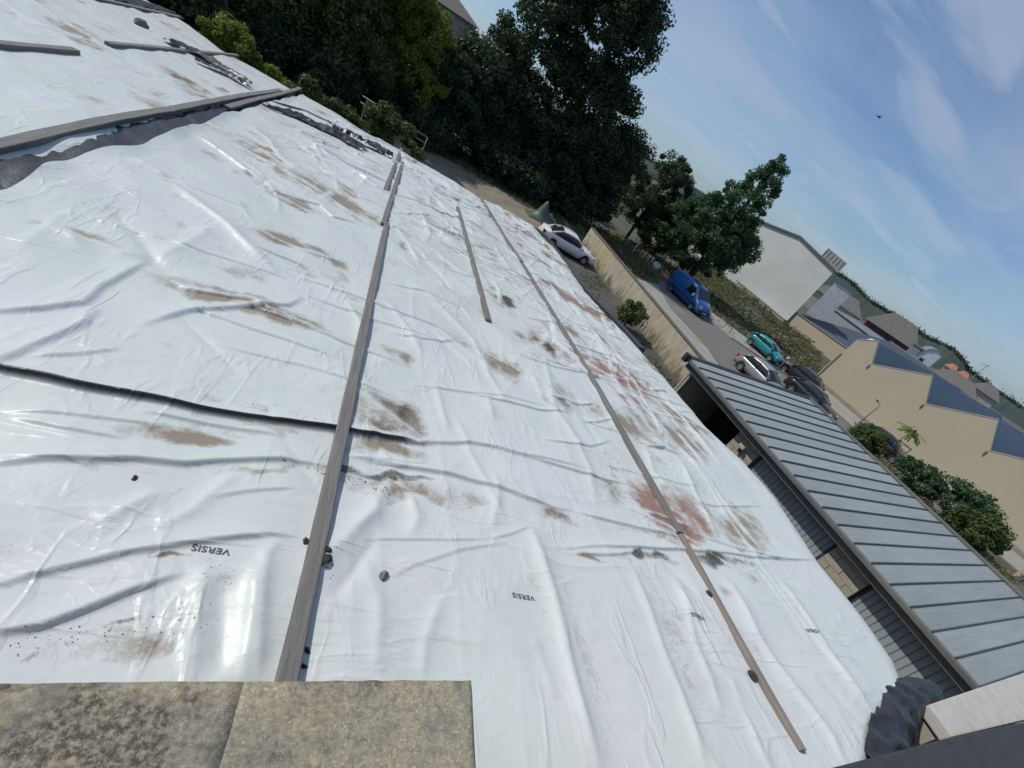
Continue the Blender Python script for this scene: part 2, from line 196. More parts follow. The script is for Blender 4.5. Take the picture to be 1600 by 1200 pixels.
STAINS= [(-0.852, 4.881, 0.783, 0.031, 0.031, -0.214, 1.0, 0.1, 0.0), (-2.33, 5.106, 0.368, 0.079, 0.051, -0.137, 0.5, 0.0, 0.0), (-1.032, 5.642, 0.369, 0.064, 0.031, -0.195, 0.5, 0.0, 0.0), (-0.744, 7.202, 0.738, 0.083, 0.02, -0.242, 0.9, 0.1, 0.0), (-0.655, 10.566, 1.149, -0.43, 0.01, -0.627, 0.8, 0.1, 0.0), (-1.196, 9.166, 0.463, 0.021, 0.035, -0.359, 0.8, 0.2, 0.0), (-2.506, 7.319, 0.144, 0.02, 0.048, -0.175, 0.5, 0.1, 0.0), (-2.698, 9.768, 0.245, -0.091, 0.058, -0.291, 0.5, 0.0, 0.0), (-2.024, 9.574, 0.175, -0.171, 0.027, -0.28, 0.6, 0.1, 0.0), (-0.688, 11.831, 0.524, -0.372, 0.001, -0.505, 0.6, 0.0, 0.0), (-0.63, 2.702, 0.327, 0.035, 0.024, -0.095, 0.9, 0.15, 0.0), (0.053, 2.622, 0.158, 0.106, 0.017, -0.048, 0.7, 0.1, 0.0), (0.849, 3.708, 0.414, -0.108, -0.078, -0.372, 0.75, 0.55, 0.0), (0.851, 3.18, 0.316, -0.005, -0.017, -0.126, 0.7, 0.2, 0.0), (0.587, 2.796, 0.258, 0.058, 0.003, -0.059, 0.4, 1.05, 0.0), (0.997, 2.863, 0.377, 0.032, -0.007, -0.065, 0.4, 1.0, 0.0), (1.174, 2.748, 0.738, 0.067, -0.019, -0.14, 0.75, 0.05, 0.0), (2.587, 2.881, 0.272, 0.008, -0.039, -0.084, 0.8, 0.35, 0.0), (3.634, 3.624, 0.271, -0.117, -0.253, -0.307, 0.5, 0.4, 0.1), (4.652, 3.515, 0.434, -0.198, -0.53, -0.502, 0.5, 0.35, 0.9), (4.239, 3.571, 0.063, -0.397, -0.318, -0.228, 0.3, 0.3, 0.9), (6.005, 3.621, 0.244, -0.262, -0.569, -0.396, 0.75, 0.05, 0.0), (5.265, 3.521, 0.091, -0.248, -0.389, -0.265, 0.6, 0.0, 0.1), (5.426, 7.31, 1.369, -0.25, -0.433, -0.665, 0.4, 0.1, 0.7), (3.571, 5.493, 0.211, -0.276, -0.264, -0.378, 0.6, 0.1, 0.1), (5.009, 5.448, 0.464, -0.213, -0.344, -0.425, 0.8, 0.2, 0.0), (6.123, 5.607, 0.181, -0.481, -0.421, -0.383, 0.8, 0.12, 0.0), (4.204, 5.548, 0.138, -0.219, -0.227, -0.283, 0.5, 0.4, 0.0), (2.958, 8.896, 0.461, -0.292, -0.204, -0.58, 0.6, 0.5, 0.3), (3.272, 8.966, 0.143, -0.239, -0.171, -0.395, 0.4, 0.75, 0.3), (3.536, 7.282, 0.485, -0.24, -0.35, -0.74, 0.6, 0.45, 0.2), (3.555, 7.221, 0.103, -0.222, -0.161, -0.276, 0.4, 0.95, 0.0), (3.99, 7.178, 0.192, -0.317, -0.293, -0.477, 0.5, 0.2, 0.4), (0.813, 4.963, 0.284, -0.023, -0.024, -0.182, 0.6, 0.0, 0.0), (1.801, 6.045, 0.312, -0.018, -0.071, -0.282, 0.35, 0.0, 0.0), (2.536, 5.789, 0.318, -0.169, -0.138, -0.314, 0.7, 0.05, 0.0), (3.822, 2.699, 0.429, 0.036, -0.053, -0.076, 0.4, 0.7, 0.0), (5.029, 2.862, 0.705, 0.056, -0.114, -0.121, 0.5, 0.9, 0.1), (2.899, 2.454, 0.177, 0.016, -0.024, -0.048, 0.6, 0.1, 0.0), (4.641, 2.36, 0.159, -0.049, -0.11, -0.086, 0.4, 0.0, 0.0), (5.433, 2.629, 0.097, -0.038, -0.116, -0.08, 0.6, 0.1, 0.0), (-0.729, 3.719, 0.599, -0.045, 0.048, -0.328, 0.18, 0.12, 0.0), (-0.309, 1.235, 0.338, 0.065, 0.042, -0.086, 0.5, 0.25, 0.0), (-0.619, 1.175, 0.101, 0.065, 0.028, -0.034, 0.5, 0.6, 0.0), (-0.363, 1.33, 0.148, 0.058, 0.015, -0.023, 0.5, 0.6, 0.0), (-0.049, 1.718, 0.102, -0.084, -0.029, -0.064, 0.55, 0.35, 0.0), (-0.339, 1.753, 0.13, 0.053, 0.011, -0.023, 0.4, 0.4, 0.0), (-6.856, 14.446, 0.231, 0.449, 0.321, -0.743, 0.8, 0.3, 0.0), (-4.805, 14.424, 0.603, -0.06, 0.271, -0.966, 0.8, 0.5, 0.0), (-4.836, 9.45, 0.128, 0.139, 0.127, -0.279, 0.6, 0.1, 0.0), (-4.404, 9.667, 0.199, 0.125, 0.134, -0.337, 0.6, 0.0, 0.0), (-7.187, 16.025, 0.526, 0.024, 0.288, -0.734, 0.4, 0.0, 0.0), (4.912, 16.573, 0.966, -1.148, -0.599, -1.886, 0.4, 0.0, 0.2), (6.706, 12.619, 0.498, -1.258, -0.583, -1.039, 0.35, 0.0, 0.25), (4.4, 11.162, 0.558, -0.524, -0.28, -0.676, 0.5, 0.1, 0.2), (5.783, 9.17, 0.526, -0.576, -0.357, -0.564, 0.4, 0.0, 0.3), (1.543, 14.466, 0.595, -0.442, -0.122, -0.876, 0.4, 0.0, 0.1), (-1.511, 16.282, 0.829, -0.463, 0.047, -0.891, 0.4, 0.0, 0.1), (-1.977, 17.421, 0.76, -0.389, 0.057, -0.749, 0.5, 0.0, 0.1), (1.874, 6.956, 0.259, -0.397, -0.104, -0.27, 0.25, 0.05, 0.0), (0.547, 8.183, 0.461, 0.077, -0.015, -0.249, 0.35, 0.0, 0.0), (3.992, 4.201, 0.144, -0.232, -0.285, -0.288, 0.25, 0.0, 0.3), (3.952, 2.686, 0.209, -0.037, -0.045, -0.048, 0.6, 0.3, 0.0), (3.071, 1.654, 0.242, 0.0, -0.054, -0.08, 0.1, 0.03, 0.0), (2.014, 1.198, 0.102, -0.091, -0.087, -0.06, 0.12, 0.0, 0.08), (1.313, 3.445, 0.172, 0.022, -0.013, -0.083, 0.2, 0.0, 0.0), (-3.905, 7.153, 0.116, 0.017, 0.048, -0.11, 0.2, 0.2, 0.0)]
RIGHT_EDGE= [(5.426, 0.926), (5.872, 1.239), (6.499, 1.525), (7.051, 1.671), (7.358, 2.087), (7.484, 2.761), (7.542, 3.687), (7.944, 5.301), (7.868, 6.289), (7.5, 7.208), (7.479, 8.385), (7.44, 10.08), (7.286, 11.797), (7.025, 12.939), (6.856, 14.679), (6.923, 15.882), (7.125, 18.078), (7.148, 20.35), (6.889, 21.201)]
FAR_EDGE= [(6.817, 21.19), (6.088, 21.26), (5.069, 21.461), (3.962, 21.013), (2.91, 21.816), (1.704, 22.421), (0.571, 22.279), (-1.394, 22.781), (-2.574, 23.659), (-3.64, 23.767), (-4.22, 23.503), (-5.723, 24.164), (-6.91, 24.191), (-8.803, 26.392), (-10.208, 27.009)]
GAP_FAR= [(-3.447, 5.919), (-3.457, 6.328), (-3.392, 7.02), (-3.478, 7.771), (-3.533, 8.391), (-3.641, 9.656), (-3.704, 11.433), (-3.767, 13.464), (-3.867, 20.266)]
GAP_NEAR= [(-3.204, 5.491), (-3.298, 6.243), (-3.345, 7.193), (-3.288, 7.84), (-3.288, 8.578), (-3.382, 10.531), (-3.53, 13.585), (-3.684, 19.45)]

def more_folds():
    r = random.Random(21)
    for i in range(260):            # creases across the slope, drop facing the eaves side
        x = r.uniform(-3.0, 8.2); y = 2.2+21*r.random()**0.75; L = r.uniform(0.5, 2.6)*(0.7+y/18); a = math.radians(r.gauss(-3, 10)); c = r.uniform(-.35, .35)
        if x < 0.4 and y < 9 and r.random() < .6: continue
        pts = [(x, y)]
        for k in range(5): a += c/5+math.radians(r.gauss(0, 5)); x += L/5*math.cos(a); y += L/5*math.sin(a); pts.append((x, y))
        s = 0.7+y/20; FOLDS.append(('p', r.uniform(.04, .08)*s, r.uniform(.016, .038)*s, pts))
    for i in range(200):            # ridges running down the slope or diagonally
        x = r.uniform(-3.0, 8.0); y = 1.2+21*r.random()**0.8; L = r.uniform(0.4, 1.7)*(0.7+y/14); a = math.radians(r.choice((-48, -55, -80, -88, -70, -35))+r.gauss(0, 8)); c = r.uniform(-.5, .5)
        if x < 0.4 and y < 10 and r.random() < .6: continue
        pts = [(x, y)]
        for k in range(5): a += c/5+math.radians(r.gauss(0, 6)); x += L/5*math.cos(a); y += L/5*math.sin(a); pts.append((x, y))
        s = 0.75+y/24; FOLDS.append((r.choice('rrrv'), r.uniform(.04, .065)*s, r.uniform(.012, .030)*s, pts))
more_folds()
def ridged(x, y, seed, sharp=0.07):
    n = vnoise(x, y, seed)*0.65 + vnoise(x*2.1+5, y*2.1, seed+1)*0.35
    return np.exp(-np.abs(n-0.5)/sharp)
def sheet_height(X, Y, want_black=False):
    """height of the crumpled sheet above the roof plane (metres), plus where its black inner face shows"""
    X = np.asarray(X, float); Y = np.asarray(Y, float); sh = X.shape; X = X.ravel(); Y = Y.ravel()
    Z = 0.06*(fbm(X*0.45, Y*0.4, 3, 3)-0.45) + 0.045*(vnoise(X*1.1+0.4*Y, Y*1.3, 81)-0.5) + 0.02*(vnoise(X*2.3, Y*2.0+X, 83)-0.5)
    # long slack wrinkles running across the slope and along it
    wx = X + 0.5*vnoise(X*0.7, Y*0.6, 40); wy = Y + 0.8*vnoise(X*0.45, Y*0.5, 41) + 0.18*X
    far = np.clip((Y-3.0)/5.0, 0, 1); calm = 1-0.75*np.clip((0.6-X)/0.8, 0, 1)*np.clip((13-Y)/5, 0, 1); m1 = calm*np.clip(vnoise(X*0.5, Y*0.4, 50)*1.9-0.4, 0, 1); m2 = calm*np.clip(vnoise(X*0.45+9, Y*0.35, 52)*1.9-0.4, 0, 1); m3 = calm*np.clip(vnoise(X*0.4+3, Y*0.3+8, 54)*2.0-0.5, 0, 1)
    right = np.clip((X-4.2)/1.0, 0, 1); mid = np.clip((X-0.3)/1.0, 0, 1)
    Z += (0.010+0.018*far)*ridged(wx*0.42, wy*(1.35-0.45*far), 11, 0.045)*m1
    Z += (0.008+0.014*far)*ridged(wx*0.30+9, (wy+0.25*X)*(0.9-0.2*far), 15, 0.035)*m2
    Z += (0.005+0.014*right+0.005*mid*far)*calm*ridged(wx*1.7, wy*0.20, 19, 0.055)
    Z += (0.003+0.016*far)*ridged((X*0.8-0.45*Y)*0.85, (X*0.45+Y*0.8)*0.30, 23, 0.04)*m3
    Z += (0.003+0.012*far)*ridged((X*0.8+0.5*Y)*0.75, (-X*0.5+Y*0.8)*0.28, 29, 0.04)*np.clip(calm-m3, 0, 1)*m1
    # small facets and puckers
    Z += 0.003*(1-far)*ridged(wx*1.5+3, wy*1.2, 31, 0.06)*m2 + 0.004*(fbm(X*2.6, Y*2.0, 27, 2)-0.4)
    BL = np.zeros_like(Z)
    for kind, w, A, pts in FOLDS:
        P = np.array(pts); pad = w*6
        m = np.nonzero((X > P[:, 0].min()-pad) & (X < P[:, 0].max()+pad) & (Y > P[:, 1].min()-pad) & (Y < P[:, 1].max()+pad))[0]
        if len(m) == 0: continue
        x = X[m]; y = Y[m]
        # a small wobble so that folds are not ruled lines
        wob = 0.25*w*(vnoise(x*3, y*3, 71)-0.5); x = x+wob; y = y+wob
        seg = np.hypot(*(P[1:]-P[:-1]).T); cum = np.concatenate([[0], np.cumsum(seg)]); tot = cum[-1]
        bd = np.full(len(m), 1e9); bs = np.zeros(len(m)); bt = np.zeros(len(m))
        for i in range(len(P)-1):
            d = (P[i+1]-P[i])/max(seg[i], 1e-6); rx = x-P[i, 0]; ry = y-P[i, 1]
            t = np.clip(rx*d[0]+ry*d[1], 0, seg[i]); ex = rx-t*d[0]; ey = ry-t*d[1]; dd = np.hypot(ex, ey)
            sg = np.where(d[0]*ry-d[1]*rx >= 0, 1.0, -1.0)
            u = dd < bd; bd = np.where(u, dd, bd); bs = np.where(u, sg, bs); bt = np.where(u, (cum[i]+t)/tot, bt)
        tap = np.clip(np.minimum(bt, 1-bt)*5, 0, 1)**0.7
        if kind in 'pb':
            g = A*np.where(bs > 0, np.exp(-bd/(w*1.5)), np.exp(-(bd/(w*(0.26 if kind == 'p' else 0.42)))**2))*(1.3 if kind == 'b' else 1.0)
            Z[m] += g*tap
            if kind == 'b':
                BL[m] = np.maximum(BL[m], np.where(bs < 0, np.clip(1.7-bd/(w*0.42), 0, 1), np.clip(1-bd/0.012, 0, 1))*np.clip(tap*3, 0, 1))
        else:
            q = np.sqrt((bd/w)**2+0.12)-0.346
            Z[m] += (A if kind == 'r' else -A)*np.exp(-q*1.15)*tap
    if want_black: return Z.reshape(sh), BL.reshape(sh)
    return Z.reshape(sh)
def on_sheet(x, y):
    return ROOF_Z - SLOPE*y + float(sheet_height(np.array([x]), np.array([y]))[0])

def sheet_material():
    m = bpy.data.materials.new('white sheeting'); m.use_nodes = True; nt, N, L = nodes(m); b = N['Principled BSDF']; out = N['Material Output']
    tc = N.new('ShaderNodeTexCoord')
    def noise(sc, det=6, rough=0.6, dist=0.0):
        n = N.new('ShaderNodeTexNoise'); n.inputs['Scale'].default_value = sc; n.inputs['Detail'].default_value = det; n.inputs['Roughness'].default_value = rough; n.inputs['Distortion'].default_value = dist
        L.new(tc.outputs['Object'], n.inputs['Vector']); return n.outputs['Fac']
    def mrange(v, a, b_, c=0.0, d=1.0):
        r = N.new('ShaderNodeMapRange'); r.inputs[1].default_value = a; r.inputs[2].default_value = b_; r.inputs[3].default_value = c; r.inputs[4].default_value = d; L.new(v, r.inputs[0]); return r.outputs[0]
    def math_(op, a, b_):
        r = N.new('ShaderNodeMath'); r.operation = op
        for i, v in enumerate((a, b_)):
            if isinstance(v, (int, float)): r.inputs[i].default_value = v
            else: L.new(v, r.inputs[i])
        return r.outputs[0]
    def mix(f, a, c):
        x = N.new('ShaderNodeMix'); x.data_type = 'RGBA'; L.new(f, x.inputs[0])
        if isinstance(a, tuple): x.inputs[6].default_value = (*a, 1)
        else: L.new(a, x.inputs[6])
        x.inputs[7].default_value = (*c, 1); return x.outputs[2]
    def attr(n):
        a = N.new('ShaderNodeAttribute'); a.attribute_name = n; return a.outputs['Fac']
    big = noise(0.8, 4); mid = noise(7, 8, 0.7); fine = noise(38, 5, 0.7); spk = noise(90, 3, 0.6)
    col = mix(mrange(big, 0.38, 0.62), (0.562, 0.603, 0.570), (0.582, 0.603, 0.598))
    dust = math_('MULTIPLY', mrange(mid, 0.52, 0.78), mrange(noise(1.6, 4), 0.45, 0.7))
    col = mix(math_('MULTIPLY', dust, 0.42), col, (0.36, 0.32, 0.26))
    grain = mrange(math_('ADD', math_('MULTIPLY', mid, 0.6), math_('MULTIPLY', fine, 0.4)), 0.36, 0.64)
    def stain(name, gain, thr, strength):
        f = math_('SUBTRACT', math_('MULTIPLY', attr(name), gain), math_('MULTIPLY', grain, thr))
        return math_('MINIMUM', math_('MAXIMUM', math_('MULTIPLY', f, strength), 0.0), 0.96)
    ft = stain('tan', 1.55, 0.75, 1.15); col = mix(ft, col, (0.25, 0.207, 0.158))
    fr = stain('red', 1.5, 0.8, 1.0); col = mix(fr, col, (0.275, 0.16, 0.132))
    f2 = math_('SUBTRACT', math_('MULTIPLY', attr('dark'), 1.65), math_('ADD', math_('MULTIPLY', fine, 0.75), math_('MULTIPLY', mid, 0.6)))
    fd = math_('MULTIPLY', math_('MINIMUM', math_('MAXIMUM', math_('MULTIPLY', f2, 1.5), 0.0), 0.92), mrange(spk, 0.36, 0.56, 0.55, 1.0)); col = mix(fd, col, (0.035, 0.03, 0.024))
    sp = math_('MULTIPLY', mrange(spk, 0.735, 0.76), mrange(noise(3.0, 3), 0.5, 0.6)); col = mix(math_('MULTIPLY', sp, 0.85), col, (0.05, 0.045, 0.04))
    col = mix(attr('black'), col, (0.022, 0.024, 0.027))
    L.new(col, b.inputs['Base Color'])
    dirty = math_('MINIMUM', math_('ADD', math_('ADD', ft, fr), fd), 1.0)
    L.new(mrange(dirty, 0, 1, 0.37, 0.8), b.inputs['Roughness'])
    b.inputs['Specular IOR Level'].default_value = 0.30
    def crease(sx, sy, seed, dist):
        mp = N.new('ShaderNodeMapping'); mp.inputs['Scale'].default_value = (sx, sy, 1.0); mp.inputs['Location'].default_value = (seed, seed*.7, 0); mp.inputs['Rotation'].default_value = (0, 0, seed); L.new(tc.outputs['Object'], mp.inputs[0])
        n = N.new('ShaderNodeTexNoise'); n.inputs['Scale'].default_value = 1.0; n.inputs['Detail'].default_value = 3; n.inputs['Roughness'].default_value = 0.5; n.inputs['Distortion'].default_value = dist; L.new(mp.outputs[0], n.inputs['Vector'])
        return mrange(math_('ABSOLUTE', math_('SUBTRACT', n.outputs['Fac'], 0.5), 0.0), 0.0, 0.045, 1.0, 0.0)
    cr = math_('ADD', math_('ADD', math_('MULTIPLY', crease(0.7, 2.6, 0.05, .4), mrange(noise(0.9, 2), .42, .6)), math_('MULTIPLY', crease(2.8, 0.8, 0.3, .4), mrange(noise(1.1, 2), .45, .62))), math_('MULTIPLY', crease(3.5, 5.0, 2.1, .8), math_('MULTIPLY', mrange(noise(1.4, 2), .5, .66), 0.22)))
    b1 = N.new('ShaderNodeBump'); b1.inputs['Strength'].default_value = 0.5; b1.inputs['Distance'].default_value = 0.012; L.new(cr, b1.inputs['Height'])
    bp = N.new('ShaderNodeBump'); bp.inputs['Strength'].default_value = 0.55; bp.inputs['Distance'].default_value = 0.012; L.new(b1.outputs[0], bp.inputs['Normal'])
    hgt = math_('ADD', math_('ADD', math_('MULTIPLY', noise(4.5, 4, 0.45, 0.4), 1.2), math_('MULTIPLY', noise(16, 3, 0.5, 0.8), 0.22)), math_('MULTIPLY', math_('MULTIPLY', dirty, fine), 0.6))
    L.new(hgt, bp.inputs['Height']); L.new(bp.outputs[0], b.inputs['Normal'])
    inner = N.new('ShaderNodeBsdfPrincipled'); inner.inputs['Base Color'].default_value = (0.022, 0.024, 0.027, 1); inner.inputs['Roughness'].default_value = 0.4
    g = N.new('ShaderNodeNewGeometry'); ms = N.new('ShaderNodeMixShader'); L.new(g.outputs['Backfacing'], ms.inputs[0]); L.new(b.outputs[0], ms.inputs[1]); L.new(inner.outputs[0], ms.inputs[2]); L.new(ms.outputs[0], out.inputs[0])
    MATS['sheet'] = m; return m
M_SHEET = sheet_material()
M_FILM = pm('black film', (0.02, 0.022, 0.025), (0.035, 0.038, 0.042), 6, 0.42, 0.4, 20)
M_FILMGREY = pm('grey film', (0.07, 0.08, 0.085), (0.035, 0.04, 0.045), 3, 0.45, 0.3, 20)

RE = np.array([(5.0, 0.2)] + RIGHT_EDGE + [(RIGHT_EDGE[-1][0], 40)]); FE = np.array(sorted(FAR_EDGE)); GN = np.array([(-3.15, -1.0), (-3.18, 4.0)] + GAP_NEAR + [(-3.75, 24.5)]); GF = np.array([(-3.36, -1.0), (-3.42, 4.0)] + GAP_FAR + [(-3.95, 24.5)])
def xr(y): return np.interp(y, RE[:, 1], RE[:, 0])
def yf(x): return np.interp(x, FE[:, 0], FE[:, 1])
def make_sheet(name, nu, nv, y0, xl, xrr, grow):
    v = np.linspace(0, 1, nv); g = (np.exp(grow*v)-1)/(math.exp(grow)-1)
    u = np.linspace(0, 1, nu)
    Yc = (y0 + g*(23.5-y0))[:, None] + 0*u[None, :]
    X = xl(Yc) + u[None, :]*(xrr(Yc)-xl(Yc))
    Y = y0 + g[:, None]*(yf(X)-y0)
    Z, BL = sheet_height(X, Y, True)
    edge = 1-0.75*np.clip(1-(1-u)[None, :]*(xrr(Yc)-xl(Yc))/0.7, 0, 1) if name == 'white_plastic_sheeting' and nu > 300 else 1.0
    edge = edge*(1-0.7*np.clip(1-(1-g)[:, None]*23/1.2, 0, 1))
    ZZ = ROOF_Z - SLOPE*Y + Z*edge
    # edges sag over the eaves
    if nu > 300:
        e = np.clip(1-(1-u)[None, :]*(xrr(Yc)-xl(Yc))/0.30, 0, 1)
        ZZ -= 0.07*e**2.2*(0.6+0.8*vnoise(Y*1.1, X*0.2, 90))
        l = np.clip(1-u[None, :]*(xrr(Yc)-xl(Yc))/0.22, 0, 1); ZZ += 0.07*l**1.5*(vnoise(Y*1.4, X*0, 91))
    else:
        e = np.clip(1-(1-u)[None, :]*(xrr(Yc)-xl(Yc))/0.25, 0, 1); ZZ -= 0.05*e**1.5
    f = np.clip(1-(1-g)[:, None]*23/0.5, 0, 1); ZZ -= 0.10*f**2
    V = np.stack([X, Y, ZZ], -1).reshape(-1, 3)
    i = np.arange(nv-1)[:, None]*nu + np.arange(nu-1)[None, :]
    Q = np.stack([i, i+1, i+nu+1, i+nu], -1).reshape(-1, 4)
    me = arr_mesh(name, V, Q, True)
    fx = X.ravel(); fy = Y.ravel()
    def blur(A, n):
        for ax in (0, 1):
            c = np.cumsum(np.pad(A, [(n+1, n) if k == ax else (0, 0) for k in (0, 1)], mode='edge'), axis=ax)
            A = (np.take(c, range(2*n+1, c.shape[ax]), ax)-np.take(c, range(0, c.shape[ax]-2*n-1), ax))/(2*n+1)
        return A
    low = np.clip((blur(Z, 10)-Z)/0.007, -1, 1).ravel()          # hollows and the feet of folds, where dirt settles
    sc_ = 1+fy*0.10
    wxx = fx + 0.34*(fbm(fx*2.2, fy*2.2, 5, 4)-0.47)*sc_; wyy = fy + 0.22*(fbm(fx*2.6, fy*2.6, 8, 4)-0.47)*sc_
    brk = np.clip(fbm(fx*4.5, fy*3.0+fx, 14, 4)*2.2-0.35, 0.12, 1.25)
    at = np.zeros((3, len(fx)))
    for cx, cy, ax, ay, bx, by, t, d, r in STAINS:
        det = ax*by-ay*bx
        if abs(det) < 1e-6: continue
        px = wxx-cx; py = wyy-cy; a = (px*by-py*bx)/det; b = (ax*py-ay*px)/det; q = np.sqrt(a*a+b*b)
        val = np.clip(1.35-q, 0, 1)**0.75*(0.85+0.35*low*np.clip(1.6-q, 0, 1))*(0.42+0.58*brk)
        rim = np.exp(-((q-1.02)/0.07)**2)*np.clip(b*2.2-0.2, 0, 1)*brk
        for k, s in enumerate((t, d, r)):
            if s: at[k] = np.maximum(at[k], np.clip(val*s*1.25, 0, 1.4))
        at[0] = np.maximum(at[0], rim*0.75*t); at[1] = np.maximum(at[1], rim*0.38*t)
    grime = np.clip(fbm(fx*0.7, fy*0.6, 36, 3)*2.4-0.75, 0, 1)
    at[0] = np.maximum(at[0], np.clip(low, 0, 1)*grime*brk*np.clip(0.36+0.04*fy, 0, 0.8))
    # weathering streaks common on the right-hand strip of the sheet
    rs = np.clip((fx-4.3)/0.6, 0, 1)*np.clip((fy-3.6)/4, 0, 1)*(0.62+0.45*np.cos(2*np.pi*(fy-0.12*fx)/np.clip(1.0+fy*0.07, 1, 2.2)))
    st = np.clip(vnoise(fx*1.1, fy*1.1+fx*0.6, 33)*2.4-0.85, 0, 1); at[0] = np.maximum(at[0], 1.35*rs*st*(.85+.4*low)*(.4+.6*brk)); at[2] = np.maximum(at[2], 0.8*rs*st*(.85+.4*low)*(.4+.6*brk))
    lf = np.clip((fy-6)/5, 0, 1)*np.clip(vnoise(fx*0.8, fy*0.9+fx*0.5, 35)*2.6-1.45, 0, 1); at[0] = np.maximum(at[0], 0.75*lf*(.85+.4*low)*(.4+.6*brk))
    for n, a in zip(('tan', 'dark', 'red'), at):
        A = me.attributes.new(n, 'FLOAT', 'POINT'); A.data.foreach_set('value', a.astype(np.float32))
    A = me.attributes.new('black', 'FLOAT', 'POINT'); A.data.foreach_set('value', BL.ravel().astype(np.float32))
    return link(name, me, M_SHEET)
sheet = make_sheet('white_plastic_sheeting', 490, 1150, 0.35, lambda y: np.interp(y, GN[:, 1], GN[:, 0]) + 0.06*(vnoise(y*1.7, y*0, 95)-0.5), xr, 2.1)
tag(sheet, 'large crumpled white plastic sheet with brown and red stains covering the low roof', 'plastic sheet')
sheet2 = make_sheet('white_plastic_sheeting', 220, 320, -0.5, lambda y: 0*y-14.0, lambda y: np.interp(y, GF[:, 1], GF[:, 0]) - 0.07 + 0.06*(vnoise(y*1.9, y*0, 97)-0.5), 1.2)
tag(sheet2, 'white plastic sheet at the far left beyond the torn black gap', 'plastic sheet')

def lettering(x, y):
    cu = bpy.data.curves.new('lettering', 'FONT'); cu.body = 'VERSIS'; cu.size = 0.075; cu.space_character = 1.05; cu.offset = 0.0012
    t = bpy.data.objects.new('lettering', cu); COL.objects.link(t)
    dg = bpy.context.evaluated_depsgraph_get(); me = bpy.data.meshes.new_from_object(t.evaluated_get(dg)); bpy.data.objects.remove(t); me.name = 'lettering'
    bm = bmesh.new(); bm.from_mesh(me)
    bmesh.ops.triangulate(bm, faces=bm.faces[:]); bmesh.ops.subdivide_edges(bm, edges=[e for e in bm.edges if e.calc_length() > 0.02], cuts=2, use_grid_fill=True)
    bmesh.ops.triangulate(bm, faces=bm.faces[:])
    w = max(v.co.x for v in bm.verts); k = 0.205/w
    XY = np.array([(x - v.co.x*k, y + 0.02 - v.co.y*k*0.8) for v in bm.verts]); Z = sheet_height(XY[:, 0], XY[:, 1])
    for v, (a, b), z in zip(bm.verts, XY, Z): v.co = (a, b, ROOF_Z-SLOPE*b+z+0.004)
    bmesh.ops.reverse_faces(bm, faces=[f for f in bm.faces if f.normal.z < 0])
    bm.to_mesh(me); bm.free()
    link('lettering', me, pm('print ink', (0.03, 0.035, 0.045), (0.10, 0.11, 0.12), 60, 0.5), sheet)
for x, y in ((-0.05, 1.85), (2.135, 1.90), (4.103, 2.005), (5.923, 2.075)): lettering(x, y)

# the black under-film that shows in the torn gap
def ribbon(name, pts, widths, mat, lift=0.02, crumple=0.03, seed=0, n=60, k=9, parent=None, arch=0.0):
    """a crumpled strip of film along a path on the roof; widths across the path"""
    P = np.array(pts, float); s = np.concatenate([[0], np.cumsum(np.hypot(*(P[1:]-P[:-1]).T))]); t = np.linspace(0, s[-1], n)
    cx = np.interp(t, s, P[:, 0]); cy = np.interp(t, s, P[:, 1]); w = np.interp(t, s, widths)
    dx = np.gradient(cx); dy = np.gradient(cy); l = np.hypot(dx, dy); nx = -dy/l; ny = dx/l
    o = np.linspace(-1, 1, k)[None, :]
    jit = 1+0.35*(vnoise(t*2.5, t*0, seed+2)-0.5)[:, None]
    X = cx[:, None]+nx[:, None]*o*w[:, None]/2*jit; Y = cy[:, None]+ny[:, None]*o*w[:, None]/2*jit
    Z = ROOF_Z-SLOPE*Y+sheet_height(X, Y)+lift+crumple*(fbm(X*7, Y*5, seed, 3)-0.35)+arch*(1-o**2)
    V = np.stack([X, Y, Z], -1).reshape(-1, 3); i = np.arange(n-1)[:, None]*k+np.arange(k-1)[None, :]
    Q = np.stack([i, i+1, i+k+1, i+k], -1).reshape(-1, 4)
    return link(name, arr_mesh(name, V, Q, True), mat, parent)
gap = ribbon('black_underlay_film', [(-3.3, 2.0)]+[((a[0]+b[0])/2+0.02, a[1]) for a, b in zip(GAP_FAR, GAP_FAR)]+[(-3.85, 22)], [0.62]*(len(GAP_FAR)+1)+[0.4], M_FILM, -0.035, 0.05, 5, 220, 11)
tag(gap, 'black film showing along the torn gap beside the long batten at upper left', 'plastic film')
fl = ribbon('film_flap', [(-6.8, 18.7), (-6.3, 19.7), (-5.4, 19.3), (-4.5, 18.7)], [0.35, 0.8, 0.5, 0.25], M_FILMGREY, 0.06, 0.16, 31, 50, 11, arch=0.08)
tag(fl, 'dark grey torn flap of film lying over the end of the far left batten', 'plastic film')
fl = ribbon('film_flap', [(-5.9, 18.2), (-5.3, 18.5), (-4.4, 18.2)], [0.3, 0.55, 0.3], M_SHEET, 0.07, 0.14, 37, 40, 9, arch=0.06)
tag(fl, 'white torn flap beside the dark grey flap at upper left', 'plastic film')
fl = ribbon('film_flap', [(-3.5, 16.7), (-2.7, 17.6), (-1.6, 17.7), (-0.7, 17.4)], [0.12, 0.4, 0.5, 0.2], M_FILM, 0.05, 0.10, 43, 60, 9, arch=0.05)
tag(fl, 'long black fold of film near the far roof edge left of the long batten', 'plastic film')
fl = ribbon('film_flap', [(-1.9, 18.4), (-1.2, 18.7), (-0.5, 18.3)], [0.3, 0.9, 0.3], M_SHEET, 0.10, 0.22, 47, 40, 11, arch=0.10)
tag(fl, 'white crumpled flap bulging between black folds near the far roof edge', 'plastic film')
